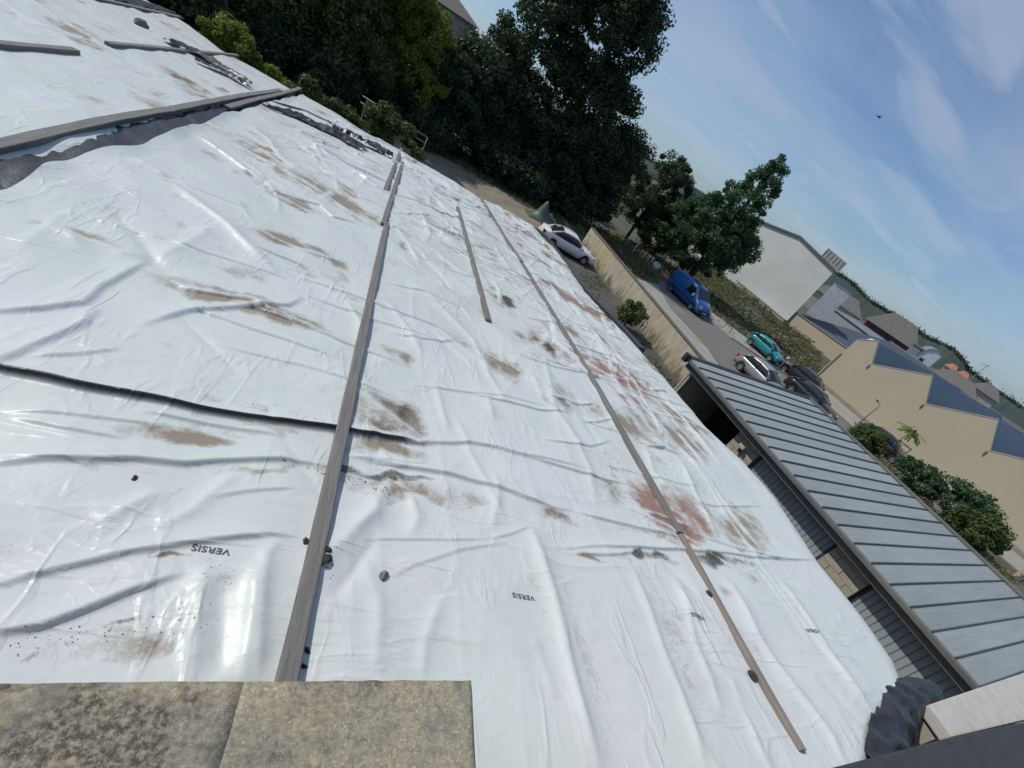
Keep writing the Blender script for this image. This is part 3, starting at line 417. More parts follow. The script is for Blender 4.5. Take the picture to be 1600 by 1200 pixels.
fl = ribbon('film_flap', [(-0.75, 18.6), (-0.3, 18.8), (0.15, 18.6)], [0.5, 0.9, 0.3], M_FILMGREY, 0.08, 0.25, 53, 30, 11, arch=0.12)
tag(fl, 'black crumpled tuft of film beside the far end of the long batten', 'plastic film')
fl = ribbon('film_flap', [(-9.9, 20.0), (-10.0, 24.0), (-9.6, 27.0)], [0.8, 1.0, 0.7], M_FILM, 0.03, 0.12, 59, 60, 11, arch=0.05)
tag(fl, 'black film strip along the topmost batten in the upper left corner', 'plastic film')

# low building under the sheeting
M_DECK = pm('roof deck board', (0.20, 0.17, 0.14), (0.12, 0.10, 0.09), 3, 0.8, 0.3)
M_RENDER = pm('old render', (0.40, 0.36, 0.30), (0.30, 0.27, 0.23), 1.2, 0.9, 0.3, 30)
lb = empty('low_workshop', (0, 0, 0)); tag(lb, 'low flat workshop building hidden under the white plastic sheeting', 'building')
def roofz(y): return ROOF_Z-SLOPE*y-0.16
m = MB(); m.add([(-13.8, 0.1, roofz(.1)), (4.9, 0.1, roofz(.1)), (6.9, 2.2, roofz(2.2)), (7.3, 6.8, roofz(6.8)), (7.1, 11.5, roofz(11.5)), (6.75, 14, roofz(14)), (6.75, 20.8, roofz(20.8)), (0.5, 21.7, roofz(21.7)), (-6, 23.5, roofz(23.5)), (-13.8, 26.0, roofz(26))], [tuple(range(10))]); m.build('roof', M_DECK, lb)
m = MB(); pr = [(4.9, 0.1), (6.85, 2.2), (7.25, 6.8), (7.05, 11.5), (6.7, 14), (6.7, 20.7), (0.5, 21.6), (-6, 23.3), (-13.7, 25.8), (-13.7, 0.1)]
for i in range(9):
    a, b = pr[i], pr[i+1]; m.add([(*a, 0), (*b, 0), (*b, roofz(b[1])-.02), (*a, roofz(a[1])-.02)], [(0, 1, 2, 3)])
m.build('wall', M_RENDER, lb, fixn=False)
m = MB(); 
for i in range(1, 5):
    a, b = pr[i], pr[i+1]; m.tube([(a[0]+.12, a[1], roofz(a[1])-.08), (b[0]+.12, b[1], roofz(b[1])-.08)], 0.06, 8)
m.build('gutter', pm('dark gutter', (0.05, 0.055, 0.06), None, 5, 0.5), lb, True)

eb = [(x+0.13, y) for x, y in RIGHT_EDGE if 9 < y < 24]
m = MB()
rings = [[(x-.10, y, ROOF_Z-SLOPE*y-.16), (x+.10, y, ROOF_Z-SLOPE*y-.16), (x+.10, y, ROOF_Z-SLOPE*y-.03), (x-.10, y, ROOF_Z-SLOPE*y-.03)] for x, y in eb]
m.loft(rings, True); m.build('eaves_trim', MATS['dark gutter'], lb)
# ------------------------------------------------------------------ battens weighing the sheet down
M_WOODG = pm('weathered grey timber', (0.215, 0.205, 0.19), (0.125, 0.118, 0.11), 3, 0.8, 0.5, 14, stretch=(14, 0.5, 6), contrast=(0.3, 0.7), third=((0.07, 0.06, 0.055), 1.6, 0.62, 0.72))
M_WOODB = pm('weathered brown timber', (0.285, 0.24, 0.20), (0.17, 0.14, 0.12), 3, 0.8, 0.5, 14, stretch=(14, 0.5, 6), contrast=(0.3, 0.7), third=((0.08, 0.06, 0.05), 1.6, 0.60, 0.70))
def batten(pts, w, th, label, mat, seed=0, lift=0.0):
    P = np.array(pts, float); L = np.hypot(*(P[-1]-P[0])); n = max(8, int(L/0.35)); t = np.linspace(0, 1, n)
    s = np.concatenate([[0], np.cumsum(np.hypot(*(P[1:]-P[:-1]).T))]); s /= s[-1]
    cx = np.interp(t, s, P[:, 0]); cy = np.interp(t, s, P[:, 1])
    k = min(3, n//3); ker = np.ones(2*k+1)/(2*k+1)
    cx = np.convolve(np.pad(cx, k, mode='reflect', reflect_type='odd'), ker, 'valid'); cy = np.convolve(np.pad(cy, k, mode='reflect', reflect_type='odd'), ker, 'valid')
    zz = np.max([sheet_height(cx+o, cy) for o in (-w/2, 0, w/2)], axis=0)
    zz = 0.3*zz+0.7*np.polyval(np.polyfit(t, zz, 3), t); zz = np.convolve(np.pad(zz, k, mode='edge'), ker, 'valid') + 0.006 + lift
    rings = []
    for i in range(n):
        j = 1+0.05*math.sin(i*1.7+seed); hw = w/2*j; b = 0.008; z0 = -0.012; z1 = th
        zc = ROOF_Z-SLOPE*cy[i]+zz[i]
        rings.append([(cx[i]-hw, cy[i], zc+z0), (cx[i]+hw, cy[i], zc+z0), (cx[i]+hw, cy[i], zc+z1-b), (cx[i]+hw-b, cy[i], zc+z1), (cx[i]-hw+b, cy[i], zc+z1), (cx[i]-hw, cy[i], zc+z1-b)])
    m = MB().loft(rings, True); o = m.build('timber_batten', mat); tag(o, label, 'batten', 'timber battens lying on the sheeting'); return o
batten([(0.418, 0.75), (0.425, 1.5), (0.436, 2.76), (0.466, 10.32)], 0.106, 0.055, 'long thick grey batten running up the middle of the sheet from the concrete sill', M_WOODG, 1)
batten([(0.40, 10.1), (0.597, 19.06)], 0.11, 0.05, 'grey batten continuing the long middle one towards the far edge', M_WOODG, 2)
batten([(0.26, 13.3), (0.46, 22.4)], 0.11, 0.05, 'grey batten lapped beside the end of the middle row at the far edge', M_WOODG, 3)
batten([(3.93, 21.1), (4.35, 12.8)], 0.10, 0.045, 'farthest batten of the long right-hand row, by the far roof edge', M_WOODG, 4)
batten([(4.361, 12.75), (4.466, 6.2), (4.44, 3.1)], 0.085, 0.045, 'middle batten of the long right-hand row, beside the red stain', M_WOODG, 5)
batten([(4.45, 3.08), (4.439, 1.65), (4.45, 0.93)], 0.075, 0.035, 'thin brown batten nearest the camera in the right-hand row', M_WOODB, 6)
batten([(2.576, 16.0), (2.482, 7.28)], 0.10, 0.055, 'short lone grey batten between the two long rows', M_WOODG, 7)
batten([(-3.66, 3.0), (-3.70, 5.8), (-3.79, 8.0), (-3.90, 11.1)], 0.16, 0.06, 'wide grey batten along the torn black gap at upper left', M_WOODG, 8)
batten([(-3.90, 11.0), (-4.15, 21.3)], 0.16, 0.06, 'grey batten continuing beyond the wide one along the torn gap', M_WOODG, 9)
batten([(-3.70, 13.9), (-4.10, 24.6)], 0.15, 0.055, 'grey batten overlapping its neighbour and sticking out to the far edge', M_WOODG, 10)
batten([(-6.1, 7.0), (-6.0, 9.2), (-5.95, 12.38)], 0.14, 0.07, 'grey batten cut off by the left edge of the picture', M_WOODG, 11)
batten([(-6.28, 14.25), (-6.53, 24.6)], 0.13, 0.06, 'grey batten at upper left with a torn flap of film across it', M_WOODG, 12)
batten([(-9.1, 16.0), (-9.35, 26.6)], 0.16, 0.05, 'dark batten in the topmost left corner under black film', M_WOODG, 13)

# stones, soil clods and leaves lying on the sheet
M_STONE = pm('rubble stone', (0.22, 0.20, 0.19), (0.12, 0.11, 0.105), 25, 0.9, 0.4); M_SOIL = pm('dark soil', (0.035, 0.03, 0.025), (0.06, 0.05, 0.04), 40, 0.95, 0.6)
def lump(name, x, y, r, mat, label, cat, seed, flat=0.6, group=None, sharp=False):
    rng = np.random.default_rng(seed); bm = bmesh.new(); bmesh.ops.create_icosphere(bm, subdivisions=1 if sharp else 2, radius=r)
    sc = (1+0.4*rng.random(), 0.7+0.4*rng.random(), flat)
    for v in bm.verts:
        k = 1+0.75*(rng.random()-0.5); v.co = Vector((v.co.x*sc[0]*k, v.co.y*sc[1]*k, max(v.co.z*sc[2]*k, -0.35*r)))
    me = bpy.data.meshes.new(name); bm.to_mesh(me); bm.free(); o = link(name, me, mat); o.location = (x, y, on_sheet(x, y)+0.3*r); o.rotation_euler[2] = rng.random()*6; tag(o, label, cat, group); return o
lump('rubble_stone', 0.911, 1.885, 0.035, M_STONE, 'small angular grey stone right of the long middle batten', 'stone', 1, 0.7, sharp=True)
lump('rubble_stone', -7.84, 19.6, 0.17, M_STONE, 'larger grey stone on the far left sheet near the top', 'stone', 2, 0.8)
lump('dark_stone', 4.375, 1.50, 0.05, M_SOIL, 'dark stone tucked under the thin brown batten near its end', 'stone', 3, 0.4)
lump('dark_stone', 4.375, 2.31, 0.028, M_SOIL, 'small dark stone beside the thin brown batten further up', 'stone', 4, 0.5)
lump('soil_clod', -0.71, 2.25, 0.014, M_SOIL, 'tiny dark clod alone on the left part of the sheet', 'soil clod', 5)
lump('soil_clod', 0.356, 2.03, 0.022, M_SOIL, 'dark soil clod against the left side of the middle batten', 'soil clod', 6)
lump('soil_clod', 0.503, 1.90, 0.036, M_SOIL, 'larger dark soil clod against the right side of the middle batten', 'soil clod', 7)
lump('soil_clod', 0.505, 1.98, 0.022, M_SOIL, 'dark soil clod just above the larger one beside the middle batten', 'soil clod', 8)
lump('soil_clod', 0.50, 1.33, 0.015, M_SOIL, 'upper of two small dark pebbles beside the near end of the middle batten', 'pebble', 9)
lump('soil_clod', 0.50, 1.245, 0.015, M_SOIL, 'lower of two small dark pebbles beside the near end of the middle batten', 'pebble', 10)
lump('film_scrap', -3.72, 6.75, 0.06, M_FILM, 'nearer of two black scraps behind the wide batten at upper left', 'film scrap', 11, 0.6)
lump('film_scrap', -3.80, 8.35, 0.06, M_FILM, 'farther of two black scraps behind the wide batten at upper left', 'film scrap', 12, 0.7)
def crumbs():
    """soil crumbs and leaf bits collected in the folds"""
    rng = np.random.default_rng(5); V = []; F = []
    spots = [((0.30, 2.74), (1.0, 2.66), 0.04, 260, 0.011), ((0.02, 2.72), (0.40, 2.70), 0.02, 60, 0.010), ((-0.75, 1.21), (-0.25, 1.40), 0.03, 170, 0.006), ((-0.25, 1.40), (-0.05, 1.50), 0.05, 110, 0.005), ((-0.18, 1.74), (0.0, 1.68), 0.05, 90, 0.006), ((-0.45, 1.77), (-0.2, 1.80), 0.01, 50, 0.005),
             ((-0.6, 3.32), (0.9, 3.27), 0.03, 120, 0.009), ((0.49, 1.82), (0.51, 2.0), 0.04, 90, 0.008), ((4.2, 3.0), (5.4, 2.75), 0.06, 90, 0.010), ((3.9, 3.6), (4.35, 3.2), 0.08, 120, 0.009), ((0.5, 3.5), (1.2, 3.75), 0.22, 160, 0.007), ((2.6, 2.9), (3.9, 2.85), 0.04, 60, 0.008), ((-3, 1), (5, 8), 1.6, 140, 0.009)]
    pts = []
    for a, b, sp, n, r in spots:
        n = int(n*.6)
        t = rng.random(n); p = np.array(a)[None]*(1-t[:, None])+np.array(b)[None]*t[:, None]+rng.normal(0, sp, (n, 2)); pts += [(x, y, r*(0.2+0.75*rng.random()**2.5)) for x, y in p if -3 < x < 7 and y > 0.5]
    P = np.array(pts); Z = ROOF_Z-SLOPE*P[:, 1]+sheet_height(P[:, 0], P[:, 1])
    tet = np.array([(1, 0, -.2), (-.5, .87, -.2), (-.5, -.87, -.2), (0, 0, .7)])
    for (x, y, r), z in zip(P, Z):
        a = rng.random()*6.3; c, s = math.cos(a), math.sin(a); o = len(V); e = 0.6+rng.random()
        for q in tet: V.append((x+r*(q[0]*c*e-q[1]*s), y+r*(q[0]*s*e+q[1]*c), z+r*q[2]+0.001))
        F += [(o, o+1, o+3), (o+1, o+2, o+3), (o+2, o, o+3)]
    o = link('soil_crumbs', arr_mesh('soil_crumbs', np.array(V), np.array(F)), M_SOIL); tag(o, 'dark soil crumbs and leaf bits gathered in the folds of the sheet', 'soil crumbs', kind='stuff')
crumbs()

# ------------------------------------------------------------------ the house the picture is taken from: sill, ledge, coping
def concrete_mat():
    m = bpy.data.materials.new('lichen concrete'); m.use_nodes = True; nt, N, L = nodes(m); b = N['Principled BSDF']; b.inputs['Roughness'].default_value = 0.95; b.inputs['Specular IOR Level'].default_value = 0.2
    tc = N.new('ShaderNodeTexCoord')
    def nz(sc, det, ro=.6, di=0): n = N.new('ShaderNodeTexNoise'); n.inputs['Scale'].default_value = sc; n.inputs['Detail'].default_value = det; n.inputs['Roughness'].default_value = ro; n.inputs['Distortion'].default_value = di; L.new(tc.outputs['Object'], n.inputs['Vector']); return n.outputs['Fac']
    def mr(v, a, c, d=0., e=1.): r = N.new('ShaderNodeMapRange'); r.inputs[1].default_value = a; r.inputs[2].default_value = c; r.inputs[3].default_value = d; r.inputs[4].default_value = e; L.new(v, r.inputs[0]); return r.outputs[0]
    def mix(f, a, c):
        x = N.new('ShaderNodeMix'); x.data_type = 'RGBA'; L.new(f, x.inputs[0])
        if isinstance(a, tuple): x.inputs[6].default_value = (*a, 1)
        else: L.new(a, x.inputs[6])
        x.inputs[7].default_value = (*c, 1); return x.outputs[2]
    def mul(a, c): r = N.new('ShaderNodeMath'); r.operation = 'MULTIPLY'; L.new(a, r.inputs[0]); (L.new(c, r.inputs[1]) if not isinstance(c, float) else setattr(r.inputs[1], 'default_value', c)); return r.outputs[0]
    col = mix(mr(nz(9, 5), .35, .65), (0.40, 0.335, 0.22), (0.33, 0.295, 0.22))
    col = mix(mr(nz(75, 7, .75), .44, .60, 0, .8), col, (0.20, 0.18, 0.135))
    col = mix(mr(nz(190, 3), .56, .66, 0, .7), col, (0.56, 0.53, 0.44))
    v = N.new('ShaderNodeTexVoronoi'); v.inputs['Scale'].default_value = 15; L.new(tc.outputs['Object'], v.inputs['Vector'])
    col = mix(mul(mr(v.outputs['Distance'], .42, .18), mr(nz(4, 2), .50, .62, 0, .8)), col, (0.11, 0.105, 0.095))
    big = mr(nz(6.0, 9, .72, .3), .47, .62); brk = mr(nz(95, 7, .78), .42, .56); col = mix(mul(mul(big, brk), .92), col, (0.06, 0.057, 0.05))
    L.new(col, b.inputs['Base Color'])
    bp = N.new('ShaderNodeBump'); bp.inputs['Strength'].default_value = 0.55; bp.inputs['Distance'].default_value = 0.004; L.new(nz(110, 8, .7), bp.inputs['Height']); L.new(bp.outputs[0], b.inputs['Normal'])
    return m
M_CONC = concrete_mat()
M_MORTB = pm('mortar bed', (0.16, 0.145, 0.12), None, 20, 0.95)
hs = empty('stone_house', (0, 0, 0)); tag(hs, 'house wall below the camera with a lichen covered concrete window sill', 'house')
MB().box(-6, 4.6, -0.6, 0.08, 0, 6.50).build('wall', M_RENDER, hs)
def slab(x0, x1, seed):
    rng = np.random.default_rng(seed); n = 50; k = 26; xs = np.linspace(x0, x1, n); ys = np.linspace(-0.25, 0.43, k)
    X, Y = np.meshgrid(xs, ys); Y = Y + 0.0*X
    far = 0.432 - 0.060*(0.52-X)/0.76 + 0.004*(fbm(X*30, X*0, seed, 3)-0.5)
    Yc = -0.25 + (Y+0.25)/0.68*(far+0.25)
    Z = 6.6 + 0.006*(fbm(X*25, Yc*25, seed+4, 4)-0.5) + 0*X
    ed = np.minimum(np.minimum(X-x0+(0 if x0 < -1 else 1), x1-X+(0 if x1 > .3 else 1)), far-Yc); Z -= 0.005*np.exp(-ed/0.003)
    V = np.stack([X, Yc, Z], -1).reshape(-1, 3); i = np.arange(k-1)[:, None]*n+np.arange(n-1)[None, :]; Q = np.stack([i, i+1, i+n+1, i+n], -1).reshape(-1, 4)
    # skirt
    V2 = []; F2 = []
    border = [(k-1)*n+j for j in range(n)]; rb = [j*n+n-1 for j in range(k)][::-1]; lb_ = [j*n for j in range(k)]
    path = lb_ + border[1:] + rb[1:]; o = len(V)
    for p in path: V2.append(V[p]+np.array([0, 0, -0.09]))
    for j in range(len(path)-1): F2.append((path[j], path[j+1], o+j+1, o+j))
    me = arr_mesh('sill_slab', np.vstack([V, np.array(V2)]), np.vstack([Q, np.array(F2)]), True)
    return link('sill_slab', me, M_CONC, hs)
slab(-1.3, 0.0782, 3); slab(0.0786, 0.522, 9)
MB().box(-1.29, 0.52, -0.2, 0.33, 6.515, 6.585).build('mortar_bed', M_MORTB, hs)
# grey-beige coping on the alley wall and the dark gutter in front of it
M_COPE = pm('pale render coping', (0.50, 0.475, 0.43), (0.43, 0.41, 0.37), 6, 0.9, 0.3, 60)
M_DARKZ = pm('dark zinc', (0.035, 0.034, 0.036), (0.05, 0.048, 0.048), 8, 0.6, 0.3, 40)
aw = empty('alley_wall', (7.2, 1.25, 0)); tag(aw, 'pale rendered wall with coping at the bottom right corner', 'wall')
m = MB(); m.prism([(0.02, -.10, 0), (0, .14, 0), (5.8, 1.05, 0), (5.8, .62, 0)], (0, 0, 4.52)); m.build('wall', M_RENDER, aw)
m = MB(); m.prism([(-.02, -.14, 4.56), (-.03, .16, 4.56), (5.8, 1.14, 4.56), (5.8, .50, 4.56)], (0, 0, 0.14)); m.build('coping', M_COPE, aw, bevel=0.015)
lg = MB(); lg.prism([(4.55, 0.80, 4.64), (7.2, 1.105, 4.70), (11.0, 1.48, 4.70), (11.0, 0.6, 4.70), (4.55, 0.15, 4.64)], (0, 0, 0.10)); o = lg.build('zinc_gutter', M_DARKZ, None, bevel=0.02); tag(o, 'dark zinc gutter edge across the bottom right corner', 'gutter')
def corner_flap():
    # black membrane drooping over the near right corner of the roof
    rows = [[(5.30, 0.70, 0.0), (5.8, 0.78, -.05), (6.3, 0.86, -.16), (6.75, 0.95, -.30)], [(5.35, 0.95, 0.01), (6.0, 1.02, .03), (6.55, 1.10, -.10), (6.95, 1.16, -.26)], [(5.75, 1.22, 0.01), (6.3, 1.28, .05), (6.85, 1.33, -.02), (7.2, 1.34, -.12)], [(6.35, 1.50, 0.01), (6.8, 1.53, 0.07), (7.3, 1.50, .05), (7.75, 1.47, -.06)], [(6.95, 1.68, 0.0), (7.3, 1.72, .04), (7.65, 1.70, .06), (8.0, 1.66, -.02)]]
    A = np.array(rows); n0, n1 = 40, 30; u = np.linspace(0, 4, n0); v = np.linspace(0, 3, n1)
    B = np.stack([np.array([np.interp(u, range(5), A[:, j, c]) for j in range(4)]) for c in range(3)], -1)   # 4,n0,3
    C = np.stack([np.array([np.interp(v, range(4), B[:, i, c]) for i in range(n0)]) for c in range(3)], -1)  # n0,n1,3
    X, Y, Z = C[..., 0], C[..., 1], C[..., 2]; ZZ = ROOF_Z-SLOPE*Y+Z+0.10*(fbm(X*5, Y*7, 77, 4)-0.45)+0.05*ridged(X*2.2, Y*2.6, 79, 0.06)-0.02
    V = np.stack([X, Y, ZZ], -1).reshape(-1, 3); i = np.arange(n0-1)[:, None]*n1+np.arange(n1-1)[None, :]; Q = np.stack([i, i+1, i+n1+1, i+n1], -1).reshape(-1, 4)
    o = link('black_membrane', arr_mesh('black_membrane', V, Q, True), M_FILM); tag(o, 'crumpled black membrane spilling off the near right corner of the roof', 'membrane')
corner_flap()
m = MB(); m.prism([(5.6, .6, 4.30), (7.9, .95, 4.30), (7.9, 1.60, 4.30), (6.6, 1.35, 4.30), (5.6, .95, 4.30)], (0, 0, .06)); o = m.build('eaves_board', M_WOODB, None); tag(o, 'bare brown eaves board under the black membrane at the near right corner', 'board')

# ------------------------------------------------------------------ ground, road, pavements
def sheet_poly(name, pts, z, mat):
    m = MB(); m.add([(x, y, z) for x, y in pts], [tuple(range(len(pts)))]); o = m.build(name, mat, fixn=False)
    o.data.update()
    if o.data.polygons[0].normal.z < 0: o.data.flip_normals()
    return tag(o, kind='structure')
M_GROUND = pm('earth', (0.115, 0.10, 0.08), (0.075, 0.07, 0.05), 0.25, 0.95, 0.6, 6, third=((0.06, 0.075, 0.03), 0.12, 0.45, 0.6))
M_YARD = pm('trodden yard', (0.25, 0.215, 0.155), (0.17, 0.145, 0.11), 0.7, 0.95, 0.6, 9)
M_ALLEY = pm('alley grit', (0.10, 0.095, 0.085), (0.065, 0.06, 0.055), 0.9, 0.95, 0.5, 14)
M_ASPH = pm('asphalt', (0.175, 0.165, 0.155), (0.145, 0.14, 0.13), 1.5, 0.9, 0.4, 60, third=((0.21, 0.20, 0.18), 0.3, 0.55, 0.7))
M_PAVE = pm('worn pavement', (0.34, 0.32, 0.28), (0.27, 0.255, 0.225), 0.8, 0.9, 0.4, 25, third=((0.18, 0.17, 0.15), 0.7, 0.62, 0.75))
M_KERB = pm('kerb stone', (0.24, 0.23, 0.21), None, 4, 0.9, 0.3)
m = MB(); m.add([(-2500, -2500, 0), (2500, -2500, 0), (2500, 2500, 0), (-2500, 2500, 0)], [(0, 1, 2, 3)]); tag(m.build('ground', M_GROUND), kind='structure')
sheet_poly('yard', [(-16, 26), (8.4, 23), (15.4, 36), (16.5, 44), (3, 46), (-16, 44)], 0.004, M_YARD)
sheet_poly('alley', [(7.2, 1.6), (13.2, 1.9), (12.6, 14.6), (17.0, 15.0), (15.4, 36), (8.2, 24)], 0.010, M_ALLEY)
sheet_poly('pavement', [(17.3, 15), (22.3, 15), (23.9, 26), (23.2, 31.5), (24.6, 36.9), (22.3, 35.6), (16.2, 32.5)], 0.013, M_PAVE)
sheet_poly('road', [(22.3, 8), (37.5, 8), (40.5, 18), (37.4, 28.2), (30.3, 31.7), (28.0, 38), (26.2, 39.5), (24.6, 36.9), (23.2, 31.5), (23.9, 26)], 0.018, M_ASPH)
def raised(name, pts, h, mat):
    m = MB(); m.prism([(x, y, 0.0) for x, y in pts], (0, 0, h)); return tag(m.build(name, mat, bevel=0.015), kind='structure')
raised('pavement', [(28.0, 38), (30.3, 31.7), (37.4, 28.2), (41.0, 30.2), (37.6, 32.4), (33.5, 34.6), (30.3, 38.4)], 0.12, M_PAVE)
raised('pavement', [(37.6, 28.1), (39.6, 22.2), (42.7, 12.0), (47.2, 12.0), (42.0, 31.5), (41.2, 30.1)], 0.12, M_PAVE)

# ------------------------------------------------------------------ stained garden wall
def stained_wall_mat():
    m = pm('stained concrete wall', (0.46, 0.415, 0.31), (0.33, 0.30, 0.235), 1.6, 0.92, 0.4, 30, stretch=(1, 1, 0.5), contrast=(0.3, 0.7), third=((0.40, 0.30, 0.13), 0.8, 0.50, 0.70))
    nt, N, L = nodes(m); b = N['Principled BSDF']; src = b.inputs['Base Color'].links[0].from_socket
    tc = N.new('ShaderNodeTexCoord'); mp = N.new('ShaderNodeMapping'); mp.inputs['Scale'].default_value = (1.8, 1.8, 0.6); L.new(tc.outputs['Object'], mp.inputs[0])
    n = N.new('ShaderNodeTexNoise'); n.inputs['Scale'].default_value = 2.2; n.inputs['Detail'].default_value = 8; L.new(mp.outputs[0], n.inputs['Vector'])
    sp = N.new('ShaderNodeSeparateXYZ'); L.new(tc.outputs['Object'], sp.inputs[0])
    r = N.new('ShaderNodeMapRange'); r.inputs[1].default_value = 0.0; r.inputs[2].default_value = 1.0; r.inputs[3].default_value = 0.34; r.inputs[4].default_value = 0.02; L.new(sp.outputs[2], r.inputs[0])
    a = N.new('ShaderNodeMath'); a.operation = 'ADD'; L.new(n.outputs['Fac'], a.inputs[0]); L.new(r.outputs[0], a.inputs[1])
    r2 = N.new('ShaderNodeMapRange'); r2.inputs[1].default_value = 0.58; r2.inputs[2].default_value = 0.86; r2.inputs[4].default_value = 0.9; L.new(a.outputs[0], r2.inputs[0])
    x = N.new('ShaderNodeMix'); x.data_type = 'RGBA'; L.new(r2.outputs[0], x.inputs[0]); L.new(src, x.inputs[6]); x.inputs[7].default_value = (0.12, 0.095, 0.06, 1); L.new(x.outputs[2], b.inputs['Base Color'])
    return m
W0, W1 = Vector((15.63, 35.67, 0)), Vector((17.0, 15.2, 0))
gw = empty('garden_wall', W0); tag(gw, 'long pale concrete garden wall with ochre stains beside the alley', 'wall')
wd = (W1-W0).normalized(); wn = Vector((-wd.y, wd.x, 0)); wl = (W1-W0).length
if wn.x < 0: wn = -wn
def wpt(t, s, z): p = wd*t + wn*s; return (p.x, p.y, z)
m = MB(); m.prism([wpt(0, 0, 0), wpt(wl, 0, 0), wpt(wl, .22, 0), wpt(0, .22, 0)], (0, 0, 1.70)); m.build('wall', stained_wall_mat(), gw)
M_CAP = pm('wall cap', (0.13, 0.12, 0.10), (0.09, 0.085, 0.075), 3, 0.9, 0.3)
for i in range(14):
    a, b = wl*i/14+.004, wl*(i+1)/14-.004
    m = MB(); m.prism([wpt(a, -.04, 1.703), wpt(b, -.04, 1.703), wpt(b, .27, 1.703), wpt(a, .27, 1.703)], (0, 0, 0.06)); m.build('coping_stone', M_CAP, gw, bevel=0.01)

# ------------------------------------------------------------------ outbuilding with standing-seam metal roof
E0 = Vector((12.30, 13.68, 3.0)); ed = Vector((0.169486, -0.985533, 0)); ev = Vector((0.985533, 0.169486, 0))
LEN, DEP, RISE = 15.0, 8.5, 0.02
ob = empty('metal_roofed_outbuilding', (E0.x, E0.y, 0)); ob.rotation_euler = (0, 0, math.atan2(ed.y, ed.x)); tag(ob, 'long low outbuilding with grey standing-seam metal roof and plank doors', 'building')
# local axes: x along the eave (towards camera), y = to the back, z up
M_ZINC = pm('grey zinc', (0.305, 0.34, 0.332), (0.255, 0.285, 0.28), 0.8, 0.5, 0.15, 6, metal=0.0, stretch=(3, 0.4, 1), third=((0.20, 0.225, 0.23), 1.2, 0.55, 0.8), spec=0.4)
M_SEAM = pm('dark seam', (0.12, 0.135, 0.14), None, 3, 0.6); M_SEAMR = pm('rusty seam', (0.085, 0.06, 0.055), (0.06, 0.065, 0.07), 1.2, 0.7)
M_FASC = pm('grey fascia', (0.16, 0.155, 0.14), (0.10, 0.10, 0.095), 2, 0.8, 0.3, 20, stretch=(0.4, 3, 3)); M_STEEL = pm('dark green steel', (0.05, 0.065, 0.065), (0.035, 0.045, 0.045), 3, 0.5)
M_BLOCK = pm('concrete block', (0.42, 0.38, 0.29), (0.33, 0.295, 0.23), 5, 0.92, 0.4, 40); M_MORT = pm('mortar', (0.20, 0.185, 0.155), None, 8, 0.95); M_PLANK = pm('grey door plank', (0.31, 0.335, 0.335), (0.25, 0.27, 0.275), 2, 0.75, 0.3, 20, stretch=(6, 6, 0.5))
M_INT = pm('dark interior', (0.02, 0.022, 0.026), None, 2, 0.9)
sg = -1.0  # local y: rotate so +y local points to the back
# check orientation of local y
ly = Vector((-ed.y, ed.x, 0)); sg = 1.0 if ly.dot(ev) > 0 else -1.0
def lb2(m, x0, x1, y0, y1, z0, z1): return m.box(x0, x1, min(sg*y0, sg*y1), max(sg*y0, sg*y1), z0, z1)
def vary_zinc():
    nt, N, L = nodes(M_ZINC); bs = N['Principled BSDF']; src = bs.inputs['Base Color'].links[0].from_socket
    oi = N.new('ShaderNodeObjectInfo'); r = N.new('ShaderNodeMapRange'); r.inputs[3].default_value = 0.86; r.inputs[4].default_value = 1.08; L.new(oi.outputs['Random'], r.inputs[0])
    x = N.new('ShaderNodeMix'); x.data_type = 'RGBA'; x.blend_type = 'MULTIPLY'; x.inputs[0].default_value = 1.0; L.new(src, x.inputs[6]); L.new(r.outputs[0], x.inputs[7])
    tc = N.new('ShaderNodeTexCoord'); mp = N.new('ShaderNodeMapping'); mp.inputs['Scale'].default_value = (9, .35, 1); ad = N.new('ShaderNodeVectorMath'); ad.operation = 'ADD'; cb = N.new('ShaderNodeCombineXYZ'); m7 = N.new('ShaderNodeMath'); m7.operation = 'MULTIPLY'; m7.inputs[1].default_value = 40; L.new(oi.outputs['Random'], m7.inputs[0]); L.new(m7.outputs[0], cb.inputs[0]); L.new(tc.outputs['Object'], ad.inputs[0]); L.new(cb.outputs[0], ad.inputs[1]); L.new(ad.outputs[0], mp.inputs[0])
    n = N.new('ShaderNodeTexNoise'); n.inputs['Scale'].default_value = 1.3; n.inputs['Detail'].default_value = 8; n.inputs['Roughness'].default_value = .7; L.new(mp.outputs[0], n.inputs['Vector'])
    r2 = N.new('ShaderNodeMapRange'); r2.inputs[1].default_value = .5; r2.inputs[2].default_value = .75; r2.inputs[4].default_value = .55; L.new(n.outputs['Fac'], r2.inputs[0])
    y = N.new('ShaderNodeMix'); y.data_type = 'RGBA'; L.new(r2.outputs[0], y.inputs[0]); L.new(x.outputs[2], y.inputs[6]); y.inputs[7].default_value = (.17, .175, .165, 1); L.new(y.outputs[2], bs.inputs['Base Color'])
vary_zinc()
np_ = 27; pw = LEN/np_; pz = 2.985
pm_ = MB(); pm_.add([(0.012, 0, pz), (pw-.012, 0, pz), (pw-.012, sg*DEP, pz+DEP*RISE), (0.012, sg*DEP, pz+DEP*RISE), (0.012, 0, pz-.03), (pw-.012, 0, pz-.03), (pw-.012, sg*DEP, pz+DEP*RISE-.03), (0.012, sg*DEP, pz+DEP*RISE-.03)], [(0, 1, 2, 3), (4, 7, 6, 5), (0, 4, 5, 1), (1, 5, 6, 2), (2, 6, 7, 3), (3, 7, 4, 0)])
p0 = pm_.build('roof_panel', M_ZINC, ob)
